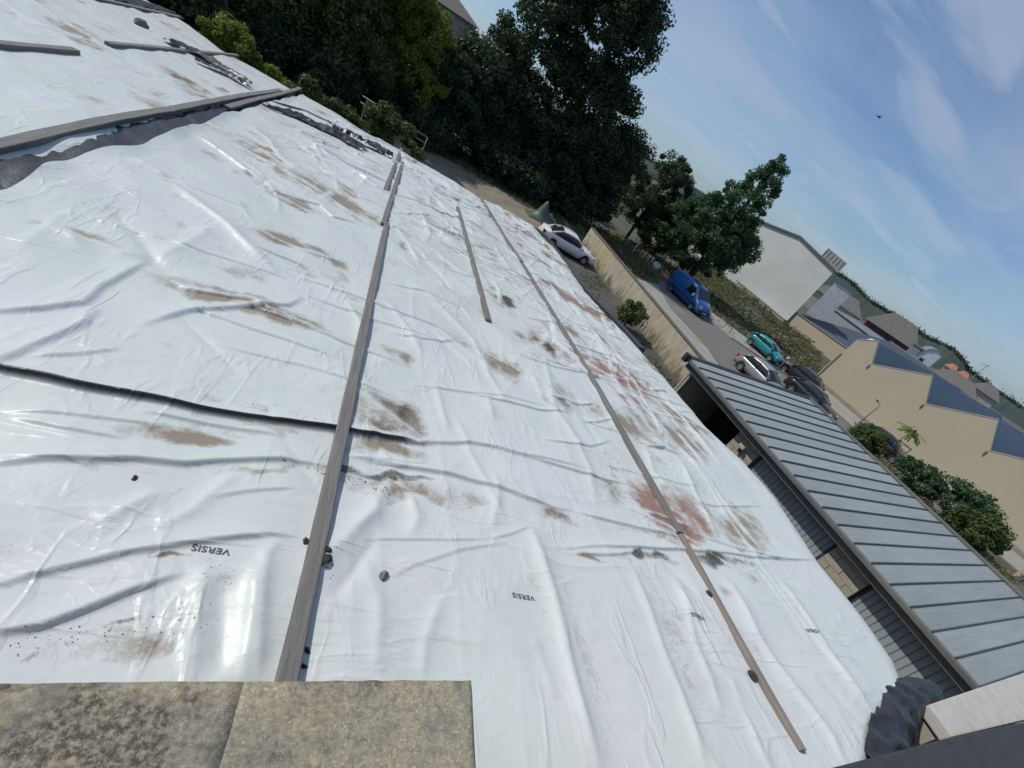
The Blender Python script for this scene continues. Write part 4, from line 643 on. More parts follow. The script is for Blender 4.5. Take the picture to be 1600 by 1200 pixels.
sm = MB(); sm.add([(-.014, -sg*.03, pz-.03), (.014, -sg*.03, pz-.03), (.014, sg*(DEP-.02), pz+DEP*RISE-.03), (-.014, sg*(DEP-.02), pz+DEP*RISE-.03), (-.011, -sg*.03, pz+.05), (.011, -sg*.03, pz+.05), (.011, sg*(DEP-.02), pz+DEP*RISE+.05), (-.011, sg*(DEP-.02), pz+DEP*RISE+.05)], [(0, 3, 2, 1), (4, 5, 6, 7), (0, 1, 5, 4), (1, 2, 6, 5), (2, 3, 7, 6), (3, 0, 4, 7)])
s0 = sm.build('seam', M_SEAM, ob)
s1 = None
for i in range(np_+1):
    if i > 0 and i < np_:
        c = p0.copy(); COL.objects.link(c); c.parent = ob; c.location = (i*pw, 0, 0.003*random.uniform(-1, 1))
    if i > 0:
        c = s0.copy(); COL.objects.link(c); c.parent = ob; c.location = (i*pw, 0, 0)
# eave: gutter, fascia, ridge cap, verge
m = MB(); lb2(m, -.1, LEN, -.13, -.01, 2.85, 2.97); m.build('gutter', M_FASC, ob, bevel=0.02)
m = MB(); lb2(m, 0, LEN, .02, .08, 2.62, 2.94); m.build('fascia', M_FASC, ob, bevel=0.006)
m = MB(); lb2(m, .05, LEN, .085, .60, 2.66, 2.70); m.build('soffit', M_FASC, ob)
m = MB(); lb2(m, -.12, LEN, DEP-.12, DEP+.12, 2.99+DEP*RISE, 3.07+DEP*RISE); m.build('ridge_cap', M_FASC, ob, bevel=0.02)
m = MB(); m.add([(-.12, -sg*.18, 2.80), (-.03, -sg*.18, 2.80), (-.03, sg*DEP, 2.80+DEP*RISE), (-.12, sg*DEP, 2.80+DEP*RISE), (-.12, -sg*.18, 3.06), (-.03, -sg*.18, 3.06), (-.03, sg*DEP, 3.06+DEP*RISE), (-.12, sg*DEP, 3.06+DEP*RISE)], [(0, 3, 2, 1), (4, 5, 6, 7), (0, 1, 5, 4), (1, 2, 6, 5), (2, 3, 7, 6), (3, 0, 4, 7)]); m.build('verge_board', M_STEEL, ob)
m = MB(); lb2(m, -.16, .02, -.26, -.08, 2.78, 3.12); m.build('gutter_end', M_FILM, ob, bevel=0.02)
# walls: far gable, back, near gable
m = MB(); lb2(m, 0.02, .22, .5, DEP-.2, 0, 2.9); m.build('side_wall', M_RENDER, ob)
m = MB(); lb2(m, .22, LEN, DEP-.4, DEP-.2, 0, 2.9); m.build('back_wall', M_RENDER, ob)
m = MB(); lb2(m, LEN-.2, LEN, .5, DEP-.4, 0, 2.9); m.build('side_wall', M_RENDER, ob)
# front: open bay 0.22-3.2, pier, plank doors, pier, plank doors
m = MB(); lb2(m, .22, LEN-.2, .36, .62, 2.5, 2.62); m.build('lintel', M_STEEL, ob, bevel=0.01)
m = MB(); lb2(m, .22, 3.2, 3.2, 3.3, 0, 2.6); m.build('inner_wall', M_INT, ob)
m = MB(); lb2(m, -.02, .06, .44, .6, 0, 2.6); m.build('jamb', pm('pale jamb', (0.42, 0.40, 0.36), None, 5, 0.8), ob)
m = MB(); lb2(m, .14, .22, .40, .6, 0, 2.55); m.build('jamb', MATS['pale jamb'], ob)
def pier(x0, x1):
    bw = (x1-x0-.02)/2; c0 = None
    m = MB(); lb2(m, x0+.006, x1-.006, .352, .60, 0, 2.60); m.build('mortar_core', M_MORT, ob)
    r = MB(); lb2(r, .008, bw-.008, .335, .55, .008, .192); bmesh_ = r.build('concrete_block', M_BLOCK, ob, bevel=0.006); first = True
    h = MB(); lb2(h, .008, bw*2-.008, .335, .55, .008, .192)
    hb = MB(); lb2(hb, .008, bw/2-.008, .336, .55, .008, .192); ho = hb.build('concrete_block', M_BLOCK, ob, bevel=0.006); hf = True
    for row in range(13):
        z = row*.2
        xs = [x0+.01, x0+.01+bw] if row % 2 == 0 else [x0+.01+bw/2]
        for x in xs:
            c = bmesh_ if first else bmesh_.copy()
            if not first: COL.objects.link(c); c.parent = ob
            first = False; c.location = (x, sg*random.uniform(-.004, .004), z)
        if row % 2:
            for x in (x0+.01, x0+.01+bw*1.5):
                c = ho if hf else ho.copy()
                if not hf: COL.objects.link(c); c.parent = ob
                hf = False; c.location = (x, 0, z)
pier(3.24, 4.28); pier(7.52, 8.62)
def plank_door(x0, x1):
    n = int((x1-x0)/.16); w = (x1-x0)/n
    r = MB(); lb2(r, .006, w-.006, .46, .50, .05, 2.48); o = r.build('door_plank', M_PLANK, ob, bevel=0.004)
    for i in range(n):
        c = o if i == 0 else o.copy()
        if i: COL.objects.link(c); c.parent = ob
        c.location = (x0+i*w, sg*random.uniform(-.003, .003), 0)
    m = MB(); lb2(m, x0, x1, .505, .54, .05, 2.5); m.build('door_backing', M_INT, ob)
    m = MB(); lb2(m, x0-.02, x0+.05, .43, .47, 0, 2.5); m.build('door_frame', M_STEEL, ob); m = MB(); lb2(m, x1-.05, x1+.02, .43, .47, 0, 2.5); m.build('door_frame', M_STEEL, ob)
plank_door(4.32, 7.48); plank_door(8.66, 11.6); plank_door(11.8, 14.7)
# wall lamp on the first pier
lampo = MB(); lb2(lampo, 3.62, 3.86, .16, .33, 2.20, 2.32); l1 = lampo.build('wall_lamp', pm('lamp housing', (0.45, 0.41, 0.33), None, 4, 0.6), ob, bevel=0.02)
m = MB(); lb2(m, 3.70, 3.78, .22, .334, 2.05, 2.22); m.build('lamp_bracket', M_FILM, l1)

# ------------------------------------------------------------------ sawtooth building
S0 = Vector((41.85, 32.0, 0)); S1 = Vector((46.99, 13.87, 0)); sd = (S1-S0).normalized(); sn = Vector((-sd.y, sd.x, 0))
if sn.x < 0: sn = -sn
M_BEIGE = pm('beige render', (0.46, 0.395, 0.29), (0.42, 0.365, 0.275), 0.35, 0.93, 0.25, 30, third=((0.44, 0.37, 0.25), 0.18, 0.45, 0.75)); M_EDGE = pm('pale parapet edge', (0.50, 0.45, 0.37), None, 5, 0.8)
M_SLATE = pm('blue grey sheet roof', (0.115, 0.145, 0.175), (0.095, 0.12, 0.15), 1.2, 0.6, 0.2, 20); M_GLAZ = pm('grey shed cladding', (0.15, 0.185, 0.215), (0.13, 0.16, 0.19), 0.7, 0.55)
st = empty('sawtooth_factory', S0); tag(st, 'large beige factory wall with sawtooth roofline and grey sheds', 'building')
def sp_(u, d, z): p = sd*u + sn*d; return (p.x, p.y, z)
prof = [(0, 3.46), (0.05, 5.0), (0.36, 5.21), (1.37, 5.86), (2.42, 4.08)]
u = 2.42
tops = []
for k in range(5):
    a = 2.42+5.03*k; prof += [(a+3.75, 6.05+0.12*k), (a+5.03, 4.12+0.08*k)]; tops.append((a, a+3.75, a+5.03, 4.08+.08*k, 6.05+.12*k))
UE = prof[-1][0]
m = MB(); m.prism([sp_(0, 0, 0)]+[sp_(a, 0, b) for a, b in prof]+[sp_(UE, 0, 0)], sn*0.35); m.build('front_wall', M_BEIGE, st)
for (a, b), (c, d) in zip(prof[1:-1], prof[2:]):      # parapet edge strips
    n = Vector((a-c, 0, 0)); m = MB(); t = 0.07
    m.prism([sp_(a, -.03, b+.003), sp_(c, -.03, d+.003), sp_(c, -.03, d+t), sp_(a, -.03, b+t)], sn*0.42); m.build('parapet_edge', M_EDGE, st)
DEPTH = 30.0
for a, b, c, z0, z1 in tops:   # sheds run back: gentle slope and steep cladding
    m = MB(); m.add([sp_(a, .355, z0-.12), sp_(b, .355, z1-.12), sp_(b, DEPTH, z1-.12), sp_(a, DEPTH, z0-.12)], [(0, 1, 2, 3)]); m.build('shed_slope', M_SLATE, st)
    m = MB(); m.add([sp_(b, .356, z1-.12), sp_(c, .356, z0-.05), sp_(c, DEPTH, z0-.05), sp_(b, DEPTH, z1-.12)], [(0, 1, 2, 3)]); m.build('shed_cladding', M_GLAZ, st)
m = MB(); m.add([sp_(1.37, .356, 5.74), sp_(2.42, .356, 3.96), sp_(2.42, DEPTH, 3.96), sp_(1.37, DEPTH, 5.74)], [(0, 1, 2, 3)]); m.build('shed_cladding', M_GLAZ, st)
m = MB(); m.add([sp_(0.05, .356, 4.9), sp_(1.37, .356, 5.74), sp_(1.37, DEPTH, 5.74), sp_(0.05, DEPTH, 4.9)], [(0, 1, 2, 3)]); m.build('shed_slope', M_SLATE, st)
m = MB(); m.prism([sp_(0, .36, 0), sp_(0, .36, 4.8), sp_(0, DEPTH, 4.8), sp_(0, DEPTH, 0)], sd*0.2); m.build('side_wall', M_BEIGE, st)
m = MB(); m.prism([sp_(UE-.25, .36, 0), sp_(UE-.25, .36, 3.6), sp_(UE-.25, DEPTH, 3.6), sp_(UE-.25, DEPTH, 0)], sd*0.2); m.build('side_wall', M_BEIGE, st)
m = MB(); m.prism([sp_(-.10, -.12, 0), sp_(-.10, -.12, 3.4), sp_(-.10, .35, 3.4), sp_(-.10, .35, 0)], sd*0.09); m.build('corner_pilaster', M_BEIGE, st)
for z, u_ in ((4.0, 2.42), (4.05, 7.45), (4.1, 12.45), (4.2, 17.5)):
    m = MB(); m.tube([sp_(u_, -.05, z), sp_(u_-.02, -.06, z-.35)], 0.045, 8); m.build('rain_spout', M_FASC, st)

m = MB(); m.prism([sp_(0, -.06, .02), sp_(UE, -.06, .02), sp_(UE, -.06, .45), sp_(0, -.06, .45)], sn*.055); m.build('plinth', pm('stained plinth', (0.30, 0.27, 0.21), (0.22, 0.20, 0.16), 1.5, .95), st)
# ------------------------------------------------------------------ white gabled hall and its low annex
G0 = Vector((53.64, 66.96, 0)); G1 = Vector((57.41, 54.57, 0)); gd = (G1-G0).normalized(); gn = Vector((-gd.y, gd.x, 0))
if gn.x < 0: gn = -gn
def gp(u, d, z): p = gd*u + gn*d; return (p.x, p.y, z)
M_WHITE = pm('off white render', (0.56, 0.57, 0.54), (0.51, 0.52, 0.49), 0.25, 0.9, 0.2, 10, third=((0.46, 0.47, 0.445), 0.12, 0.5, 0.75)); M_TRIM = pm('dark roof trim', (0.10, 0.11, 0.12), None, 2, 0.7)
wh = empty('white_gabled_hall', G0); tag(wh, 'large white rendered hall with shallow gable behind the pointed tree', 'building')
HSW = Vector((math.sin(math.radians(44.5)), math.cos(math.radians(44.5)), 0))*26
gpr = [(-9, 8.3), (0.72, 9.35), (6.06, 10.12), (13.4, 8.92)]
m = MB(); m.prism([gp(-9, 0, 0)]+[gp(a, 0, b) for a, b in gpr]+[gp(13.4, 0, 0)], HSW); m.build('hall_wall', M_WHITE, wh)
for (a, b), (c, d) in zip(gpr, gpr[1:]):
    m = MB(); m.prism([gp(a, -.25, b+.01), gp(c, -.25, d+.01), gp(c, -.25, d+.28), gp(a, -.25, b+.28)], HSW*1.02); m.build('roof', M_TRIM, wh)
m = MB(); m.prism([gp(9.6, 1.5, 9.5), gp(13.2, 1.5, 9.0), gp(13.2, 1.5, 10.55), gp(9.6, 1.5, 11.0)], HSW*.15); o = m.build('roof_plant_box', pm('grey louvre', (0.30, 0.31, 0.30), (0.22, 0.23, 0.23), 4, 0.7, stretch=(4, 4, .3)), wh)
for i in range(6): 
    m = MB(); m.prism([gp(9.7+i*.62, 1.44, 9.75-i*.05), gp(9.76+i*.62, 1.44, 9.75-i*.05), gp(9.76+i*.62, 1.44, 10.85-i*.07), gp(9.7+i*.62, 1.44, 10.85-i*.07)], gn*.05); m.build('louvre_post', M_TRIM, o)
m = MB(); m.prism([gp(3.6, -1.1, -.1), gp(13.6, -1.1, -.1), gp(13.6, -1.1, .55), gp(3.6, -1.1, .75)], gn*.9); pl = m.build('plinth_wall', pm('plinth', (0.30, 0.285, 0.25), (0.24, 0.23, 0.2), 2, 0.9), wh)
for i in range(13):
    a = 3.65+i*.765; m = MB(); m.prism([gp(a, -1.16, .76-.02*i*.77), gp(a+.73, -1.16, .745-.02*i*.77), gp(a+.73, -.15, .745-.02*i*.77), gp(a, -.15, .76-.02*i*.77)], (0, 0, .05)); m.build('coping_slab', pm('coping slab', (0.42, 0.41, 0.37), (0.33, 0.32, 0.29), 3, 0.9), pl)
an = empty('beige_annex', G1); tag(an, 'low beige annex with dark blue flat roof right of the white hall', 'building')
def ap(u, d, z): p = gd*u + gn*d; return (p.x, p.y, z)
m = MB(); m.prism([ap(.55, .3, 0), ap(.55, .3, 2.05), ap(11, .3, 2.35), ap(11, .3, 0)], gn*.3); m.build('wall', M_BEIGE, an)
m = MB(); m.prism([ap(.5, .2, 2.06), ap(11, .2, 2.36), ap(11, .2, 2.46), ap(.5, .2, 2.16)], gn*.5); m.build('parapet', pm('grey parapet', (0.24, 0.25, 0.25), None, 3, 0.8), an)
m = MB(); m.prism([ap(.55, .72, 2.0), ap(11, .72, 2.3), ap(24, 30, 5.0), ap(2.0, 30, 4.9)], (0, 0, .12)); m.build('flat_roof', pm('dark bitumen', (0.05, 0.065, 0.085), (0.06, 0.075, 0.095), .4, 0.75), an)
m = MB(); m.prism([ap(2.0, 30.1, 0), ap(24, 30.1, 0), ap(24, 30.1, 5.3), ap(2.0, 30.1, 5.2)], gn*.3); m.build('back_parapet', MATS['grey parapet'], an)
for u_, d_ in ((5.0, 16), (11.5, 21)):
    z_ = 2.1+d_*.1; m = MB(); m.tube([ap(u_, d_, z_-.1), ap(u_, d_, z_+.3), ap(u_, d_, z_+.6), ap(u_, d_, z_+.7)], [.8, .75, .5, .1], 12); m.build('roof_light', pm('roof dome', (0.62, 0.64, 0.66), None, 3, 0.3), an, True)

# ------------------------------------------------------------------ town behind
def P(b, dist, z): return Vector((dist*math.sin(b), dist*math.cos(b), z))
def oriented(name, label, cat, a, b, depth, z0, z1, wall, roof=None, ridge=0.0, over=.3, group=None):
    """block whose front runs from a to b (xy); optional hipped/gabled roof"""
    A = Vector((*a, 0)); B = Vector((*b, 0)); d = (B-A); L = d.length; d.normalize(); n = Vector((-d.y, d.x, 0))
    if n.dot(A) < 0: n = -n
    e = empty(name, A); tag(e, label, cat, group)
    q = lambda u, v, z: tuple(d*u+n*v+Vector((0, 0, z)))
    m = MB(); m.prism([q(0, 0, z0), q(L, 0, z0), q(L, depth, z0), q(0, depth, z0)], (0, 0, z1-z0)); m.build('wall', wall, e)
    m = MB()
    if ridge:
        m.add([q(-over, -over, z1+.01), q(L+over, -over, z1+.01), q(L+over, depth+over, z1+.01), q(-over, depth+over, z1+.01), q(min(L*.25, depth*.5), depth/2, z1+ridge), q(max(L*.75, L-depth*.5), depth/2, z1+ridge)], [(0, 1, 5, 4), (1, 2, 5), (2, 3, 4, 5), (3, 0, 4), (0, 3, 2, 1)])
    else:
        m.prism([q(-over, -over, z1+.01), q(L+over, -over, z1+.01), q(L+over, depth+over, z1+.01), q(-over, depth+over, z1+.01)], (0, 0, .25))
    if roof: m.build('roof', roof, e)
    return e, q, L
M_BROWNR = pm('brown tile roof', (0.155, 0.14, 0.125), (0.115, 0.105, 0.095), 2, 0.9, 0.3, 12); M_GREYR = pm('grey sheet roof', (0.20, 0.225, 0.25), (0.155, 0.175, 0.20), .8, 0.6); M_GREYW = pm('grey cladding', (0.23, 0.255, 0.28), None, 1, 0.7)
M_MAG = pm('magenta cladding', (0.13, 0.032, 0.06), (0.085, 0.022, 0.042), 2, 0.7); M_WHT2 = pm('white cladding', (0.62, 0.64, 0.65), None, 1, 0.7); M_ORNG = pm('terracotta', (0.42, 0.17, 0.10), (0.33, 0.13, 0.08), 2, 0.85); M_CRM = pm('cream wall', (0.45, 0.41, 0.36), None, 1, 0.85)
M_WIN = pm('window glass', (0.03, 0.04, 0.05), None, 2, 0.15)
# long grey shed roof beyond the annex
oriented('long_grey_shed', 'long low grey shed roof line behind the sawtooth factory', 'building', (107.0, 94.4), (103.2, 54.0), 9, 0, 3.2, M_GREYW, M_GREYR, 0.9, .4)
e, q, L_ = oriented('white_roof_block', 'small white and grey block on the skyline right of the white hall', 'building', (92.2, 84.4), (94.8, 81.5), 4, 0, 8.3, M_WHT2, M_GREYR, 0, .2)
e, q, L_ = oriented('hip_roofed_pavilion', 'pavilion with brown pyramid roof and magenta facade on the skyline', 'building', (110.4, 86.2), (116.9, 77.2), 9, 0, 5.4, M_MAG, M_BROWNR, 4.4, .8)
for k in range(5):
    m = MB(); m.prism([q(1+k*1.9, -.06, 3.4), q(2.2+k*1.9, -.06, 3.4), q(2.2+k*1.9, -.06, 4.7), q(1+k*1.9, -.06, 4.7)], tuple(Vector(q(0, .05, 0))-Vector(q(0, 0, 0)))); m.build('window', M_WIN, e)
oriented('brown_roofed_hall', 'long brown roof stretching left of the pyramid roof on the skyline', 'building', (103.5, 99.0), (111.5, 88.8), 10, 0, 4.6, M_CRM, M_BROWNR, 3.0, .5)
# arched white hall
ar = empty('arched_white_hall', (109.0, 70.7, 0)); tag(ar, 'white hall with rounded roof on the skyline', 'building')
ad_ = Vector((0.62, -0.78, 0)); an_ = Vector((0.78, 0.62, 0)); pr_ = [(0, 0), (0, 5.0), (.25, 6.4), (.8, 7.4), (1.6, 7.9), (2.4, 8.0), (3.2, 7.6), (3.2, 0)]
m = MB(); m.prism([tuple(ad_*a+Vector((0, 0, b))) for a, b in pr_], an_*10); m.build('wall', M_WHT2, ar)
m = MB(); m.prism([tuple(ad_*a+Vector((0, 0, b+.02))-an_*.15) for a, b in [(-.05, 4.9), (.2, 6.45), (.78, 7.5), (1.6, 8.02), (2.4, 8.12), (3.3, 7.7), (3.3, 7.5), (2.4, 7.9), (1.6, 7.8), (.9, 7.3), (.35, 6.3), (.1, 4.9)]], an_*10.3); m.build('roof_edge', M_GREYR, ar)
m = MB(); m.prism([tuple(ad_*a+Vector((0, 0, b))-an_*.03) for a, b in [(.8, 4.4), (1.6, 4.4), (1.6, 5.3), (.8, 5.3)]], an_*.05); m.build('window', M_WIN, ar)
oriented('grey_shed', 'grey flat roofed shed beside the arched white hall', 'building', (108.4, 72.6), (109.3, 71.0), 8, 0, 6.6, M_GREYW, M_GREYR, 0, .2)
oriented('brown_roofed_house', 'dark brown roofed house left of the sawtooth factory skyline', 'house', (89.9, 54.6), (93.2, 48.3), 8, 0, 4.9, M_CRM, M_BROWNR, 2.0, .4)
oriented('terracotta_house', 'left terracotta roofed house on the skyline', 'house', (146.0, 87.2), (147.2, 85.0), 6, 0, 6.2, M_CRM, M_ORNG, 1.4, .4, 'houses with terracotta roofs')
oriented('terracotta_house', 'right terracotta roofed house on the skyline', 'house', (147.5, 84.6), (148.8, 82.4), 6, 0, 6.0, M_CRM, M_ORNG, 1.6, .4, 'houses with terracotta roofs')
oriented('terracotta_house', 'pale walled house just below the terracotta roofs', 'house', (140.2, 80.0), (141.6, 77.6), 6, 0, 5.2, M_WHT2, M_BROWNR, 1.2, .3, 'houses with terracotta roofs')
oriented('dark_roofed_house', 'dark gabled house on the skyline at the right edge', 'house', (119.2, 63.8), (121.6, 60.2), 7, 0, 6.2, M_CRM, M_BROWNR, 2.0, .4)
mt_ = empty('light_mast', (131.4, 72.4, 0)); tag(mt_, 'thin light mast with a crossbar on the far skyline', 'mast')
m = MB(); m.tube([(0, 0, 0), (0, 0, 11)], [.12, .07], 6); m.build('post', M_GREYW, mt_); m = MB(); m.tube([(-.6, .9, 10.6), (0, 0, 11), (.3, -.5, 11.0)], .06, 6); m.build('crossbar', M_GREYW, mt_)
# wooded hill on the horizon
def hill():
    B = [(3, 9), (20, 9), (40, 10), (44, 12), (47.0, 15.0), (48.5, 15.0), (49.7, 13.3), (50.9, 11.6), (52.2, 12), (53.8, 12.4), (55, 12.4), (56.6, 11.9), (57.8, 13.8), (58.7, 14.1), (59.7, 12.4), (60.5, 9.5), (63, 8.2), (66, 8.4), (75, 9), (90, 10)]
    b = np.radians(np.linspace(3, 90, 1000)); z = np.interp(np.degrees(b), [a for a, c in B], [c for a, c in B])
    V = []; rows = 14
    for r in range(rows):
        d = 380+r*14; f = math.sin(math.pi*.5*min(1, r/5)); zz = np.maximum(-1, (z-1.0)*f*(d/420)) + (1.7*(fbm(b*220+r*3, b*0+r*1.7, 5, 3)-.42) if r else -1)
        V.append(np.stack([d*np.sin(b), d*np.cos(b), zz], -1))
    V = np.concatenate(V); n = len(b); i = np.arange(rows-1)[:, None]*n+np.arange(n-1)[None, :]; Q = np.stack([i, i+n, i+n+1, i+1], -1).reshape(-1, 4)
    tag(link('hill', arr_mesh('hill', V, Q, False), pm('wooded slope', (0.028, 0.046, 0.036), (0.040, 0.060, 0.044), .12, 0.95, detail=8)), kind='structure')
    rng = np.random.default_rng(3); n = 1500; bb = rng.uniform(np.radians(10), np.radians(68), n); zz = np.interp(np.degrees(bb), [a for a, c in B], [c for a, c in B])-rng.random(n)*5.0
    C = np.stack([440*np.sin(bb), 440*np.cos(bb), zz*1.04], -1); k = 36000; idx = rng.integers(0, n, k); Vl, Ql = leaves_far(rng, C[idx], k)
    tag(link('hill_wood', arr_mesh('hill_wood', Vl, Ql), pm('far wood', (0.026, 0.044, 0.032), (0.045, 0.066, 0.045), .1, 0.95)), 'dark wood covering the far hill on the horizon', 'wood', kind='stuff')
def leaves_far(rng, P_, k):
    p = P_ + rng.normal(0, 1, (k, 3))*np.array([1.8, 1.8, 1.1]); a = rng.normal(0, 1, (k, 3)); a /= np.linalg.norm(a, axis=1)[:, None]; b = np.cross(a, rng.normal(0, 1, (k, 3))); b /= np.linalg.norm(b, axis=1)[:, None]
    s = .55*(.5+rng.random(k))[:, None]; return np.stack([p-a*s, p+b*s*.7, p+a*s, p-b*s*.7], 1).reshape(-1, 3), np.arange(4*k).reshape(-1, 4)
hill()


# ------------------------------------------------------------------ vehicles
M_TYRE = pm('tyre', (0.018, 0.018, 0.019), None, 8, 0.85); M_RIM = pm('alloy rim', (0.45, 0.46, 0.48), (0.36, 0.37, 0.39), 6, 0.35, metal=0.7); M_GLASS = pm('car glass', (0.02, 0.025, 0.03), None, 3, 0.06, spec=0.8); M_TRIMC = pm('black trim', (0.02, 0.02, 0.022), None, 4, 0.5)
M_RED = pm('tail lamp', (0.35, 0.02, 0.015), None, 5, 0.2); M_HEAD = pm('head lamp', (0.55, 0.57, 0.58), None, 5, 0.1); M_PLATE = pm('number plate blank', (0.55, 0.55, 0.5), None, 5, 0.5)
def make_wheel(parent, x, y, r, w):
    t = MB(); n = 24
    prof = [(r*.62, -w/2), (r*.94, -w/2), (r, -w*.32), (r, w*.32), (r*.94, w/2), (r*.62, w/2)]
    rings = [[(x+pr*math.cos(2*math.pi*k/n), y+py, r+pr*math.sin(2*math.pi*k/n)) for pr, py in prof] for k in range(n+1)]
    t.loft(rings, True, False); wh_ = t.build('wheel', M_TYRE, parent, True)
    s = MB(); side = 1 if y > 0 else -1; yo = y+side*(w/2-.02)
    s.tube([(x, yo-side*.05, r), (x, yo, r)], r*.16, 10)
    for k in range(5):
        a = 2*math.pi*k/5+.3; ca, sa = math.cos(a), math.sin(a); px, pz = -sa*.045, ca*.045
        s.prism([(x+ca*r*.1+px, yo, r+sa*r*.1+pz), (x+ca*r*.1-px, yo, r+sa*r*.1-pz), (x+ca*r*.6-px*.8, yo, r+sa*r*.6-pz*.8), (x+ca*r*.6+px*.8, yo, r+sa*r*.6+pz*.8)], (0, -side*.04, 0))
    rr = [[(x+pr*math.cos(2*math.pi*k/20), yo+py*side, r+pr*math.sin(2*math.pi*k/20)) for pr, py in ((r*.55, 0), (r*.64, .01), (r*.64, -.06), (r*.55, -.06))] for k in range(21)]
    s.loft(rr, True, False); s.build('rim', M_RIM, wh_)
    d = MB(); d.tube([(x, yo-side*.09, r), (x, yo-side*.07, r)], r*.6, 16); d.build('brake_disc', M_TRIMC, wh_)
def car(name, label, cat, loc, rz, L, W, Hh, colr, deck, cabin, wheels, wr=0.31, belt=0.9, roofdark=False, group=None, rack=False):
    """deck: [(x, z_top)] lower body top line front (+x) to back (-x); cabin: (x_windscreen_base, x_roof_front, x_roof_back, x_rear_base)"""
    e = empty(name, loc, rz); tag(e, label, cat, group); hw = W/2; body = paint('paint '+name+label[:14], colr, metal=0.3 if .6 < sum(colr) < 1.2 else 0.0)
    xs = sorted(set([x for x, z in deck] + [x+s for x in wheels for s in (-wr*1.18, -wr*.6, 0, wr*.6, wr*1.18)]), reverse=True)
    dz = sorted(deck); rings = []
    for x in xs:
        zt = float(np.interp(x, [a for a, b in dz], [b for a, b in dz])); t = abs(x)/(L/2); k = 1-0.11*max(0, t-.72)/.28*1.0
        zb = 0.20
        for wx in wheels:
            dd = abs(x-wx)
            if dd < wr*1.19: zb = max(zb, wr+math.sqrt(max(0, (wr*1.18)**2-dd*dd)))
        end = max(0, t-.93)/.07; zb = zb+0.10*end
        y0 = hw*k
        rings.append([(x, y0*.80, min(zb, zt-.12)), (x, y0*.97, min(zb, zt-.12)), (x, y0, max(min(.55, zt-.1), min(zb, zt-.11)+.005)), (x, y0*.985, max(zt-.10, .3)), (x, y0*.90, zt-.015), (x, y0*.55, zt+.02), (x, 0, zt+.03),
                      (x, -y0*.55, zt+.02), (x, -y0*.90, zt-.015), (x, -y0*.985, max(zt-.10, .3)), (x, -y0, max(min(.55, zt-.1), min(zb, zt-.11)+.005)), (x, -y0*.97, min(zb, zt-.12)), (x, -y0*.80, min(zb, zt-.12))])
    m = MB(); m.loft(rings, False, True); m.build('body', body, e, True)
    m = MB(); m.box(-L/2*.86, L/2*.86, -hw*.78, hw*.78, .17, .42); m.build('underbody', M_TRIMC, e)
    x1, x2, x3, x4 = cabin; zb = belt; zr = Hh
    def cab(off, zadd=0.0, grow=0.0):
        st = []
        for x, z, w in ((x1, zb+.03, .90), (x1*.6+x2*.4, zb+.03+(zr-zb)*.44, .855), (x2, zr-.05, .76), ((x2+x3)/2, zr, .755), (x3, zr-.05, .74), (x4*.55+x3*.45, zb+.03+(zr-zb)*.50, .82), (x4, zb+.03, .88)):
            st.append((x, z, w))
        return st
    rings = []
    for x, z, w in cab(0): rings.append([(x, hw*w+(.0 if z < zb+.1 else 0), zb-.02), (x, hw*(.955 if z > zb+.2 else w), zb-.02), (x, hw*(w+.01), max(z-.07, zb)), (x, hw*(w-.07), z), (x, 0, z+.02), (x, -hw*(w-.07), z), (x, -hw*(w+.01), max(z-.07, zb)), (x, -hw*(.955 if z > zb+.2 else w), zb-.02), (x, -hw*w, zb-.02)])
    m = MB(); m.loft(rings, False, True); m.build('windows', M_GLASS, e, True)
    rings = [[(x, hw*(w+.015), z-.075), (x, hw*(w-.05), z+.008), (x, 0, z+.032), (x, -hw*(w-.05), z+.008), (x, -hw*(w+.015), z-.075)] for x, z, w in cab(0)[2:5]]
    m = MB(); m.loft(rings, False, False); m.build('roof_panel', M_GLASS if roofdark else body, e, True)
    c = cab(0)
    for sy in (1, -1):
        for pa, pb, r in ((c[0], c[2], .035), (c[6], c[4], .05)):
            m = MB(); m.tube([(pa[0], sy*hw*(pa[2]+.005), zb+.0), ((pa[0]+pb[0])/2, sy*hw*((pa[2]+pb[2])/2+.03), (zb+zr)/2-.01), (pb[0], sy*hw*(pb[2]+.005), pb[1]-.03)], r, 6); m.build('pillar', body, e, True)
        xm = (x2+x3)/2+.05; m = MB(); m.tube([(xm, sy*hw*.965, zb), (xm-.03, sy*hw*.775, zr-.06)], .035, 6); m.build('pillar', M_TRIMC, e, True)
        m = MB(); m.box(x1-.28, x1-.12, sy*hw*1.0-.02+(0 if sy > 0 else -.16), sy*hw*1.0+.02+(.16 if sy > 0 else 0), zb+.02, zb+.15); m.build('mirror', body, e, bevel=0.03)
        m = MB(); m.box(L/2-.30, L/2-.06, min(sy*hw*.58, sy*hw*.88), max(sy*hw*.58, sy*hw*.88), .58, .74); m.build('headlight', M_HEAD, e, bevel=0.03)
        m = MB(); m.box(-L/2-.005, -L/2+.16, min(sy*hw*.62, sy*hw*.93), max(sy*hw*.62, sy*hw*.93), .68, .90); m.build('taillight', M_RED, e, bevel=0.02)
        m = MB(); m.box(.0-.08, .10, sy*hw*.985-.015, sy*hw*.985+.02, zb-.16, zb-.13); m.build('door_handle', body, e)
        for wx in wheels: make_wheel(e, wx, sy*(hw-.10), wr, .19)
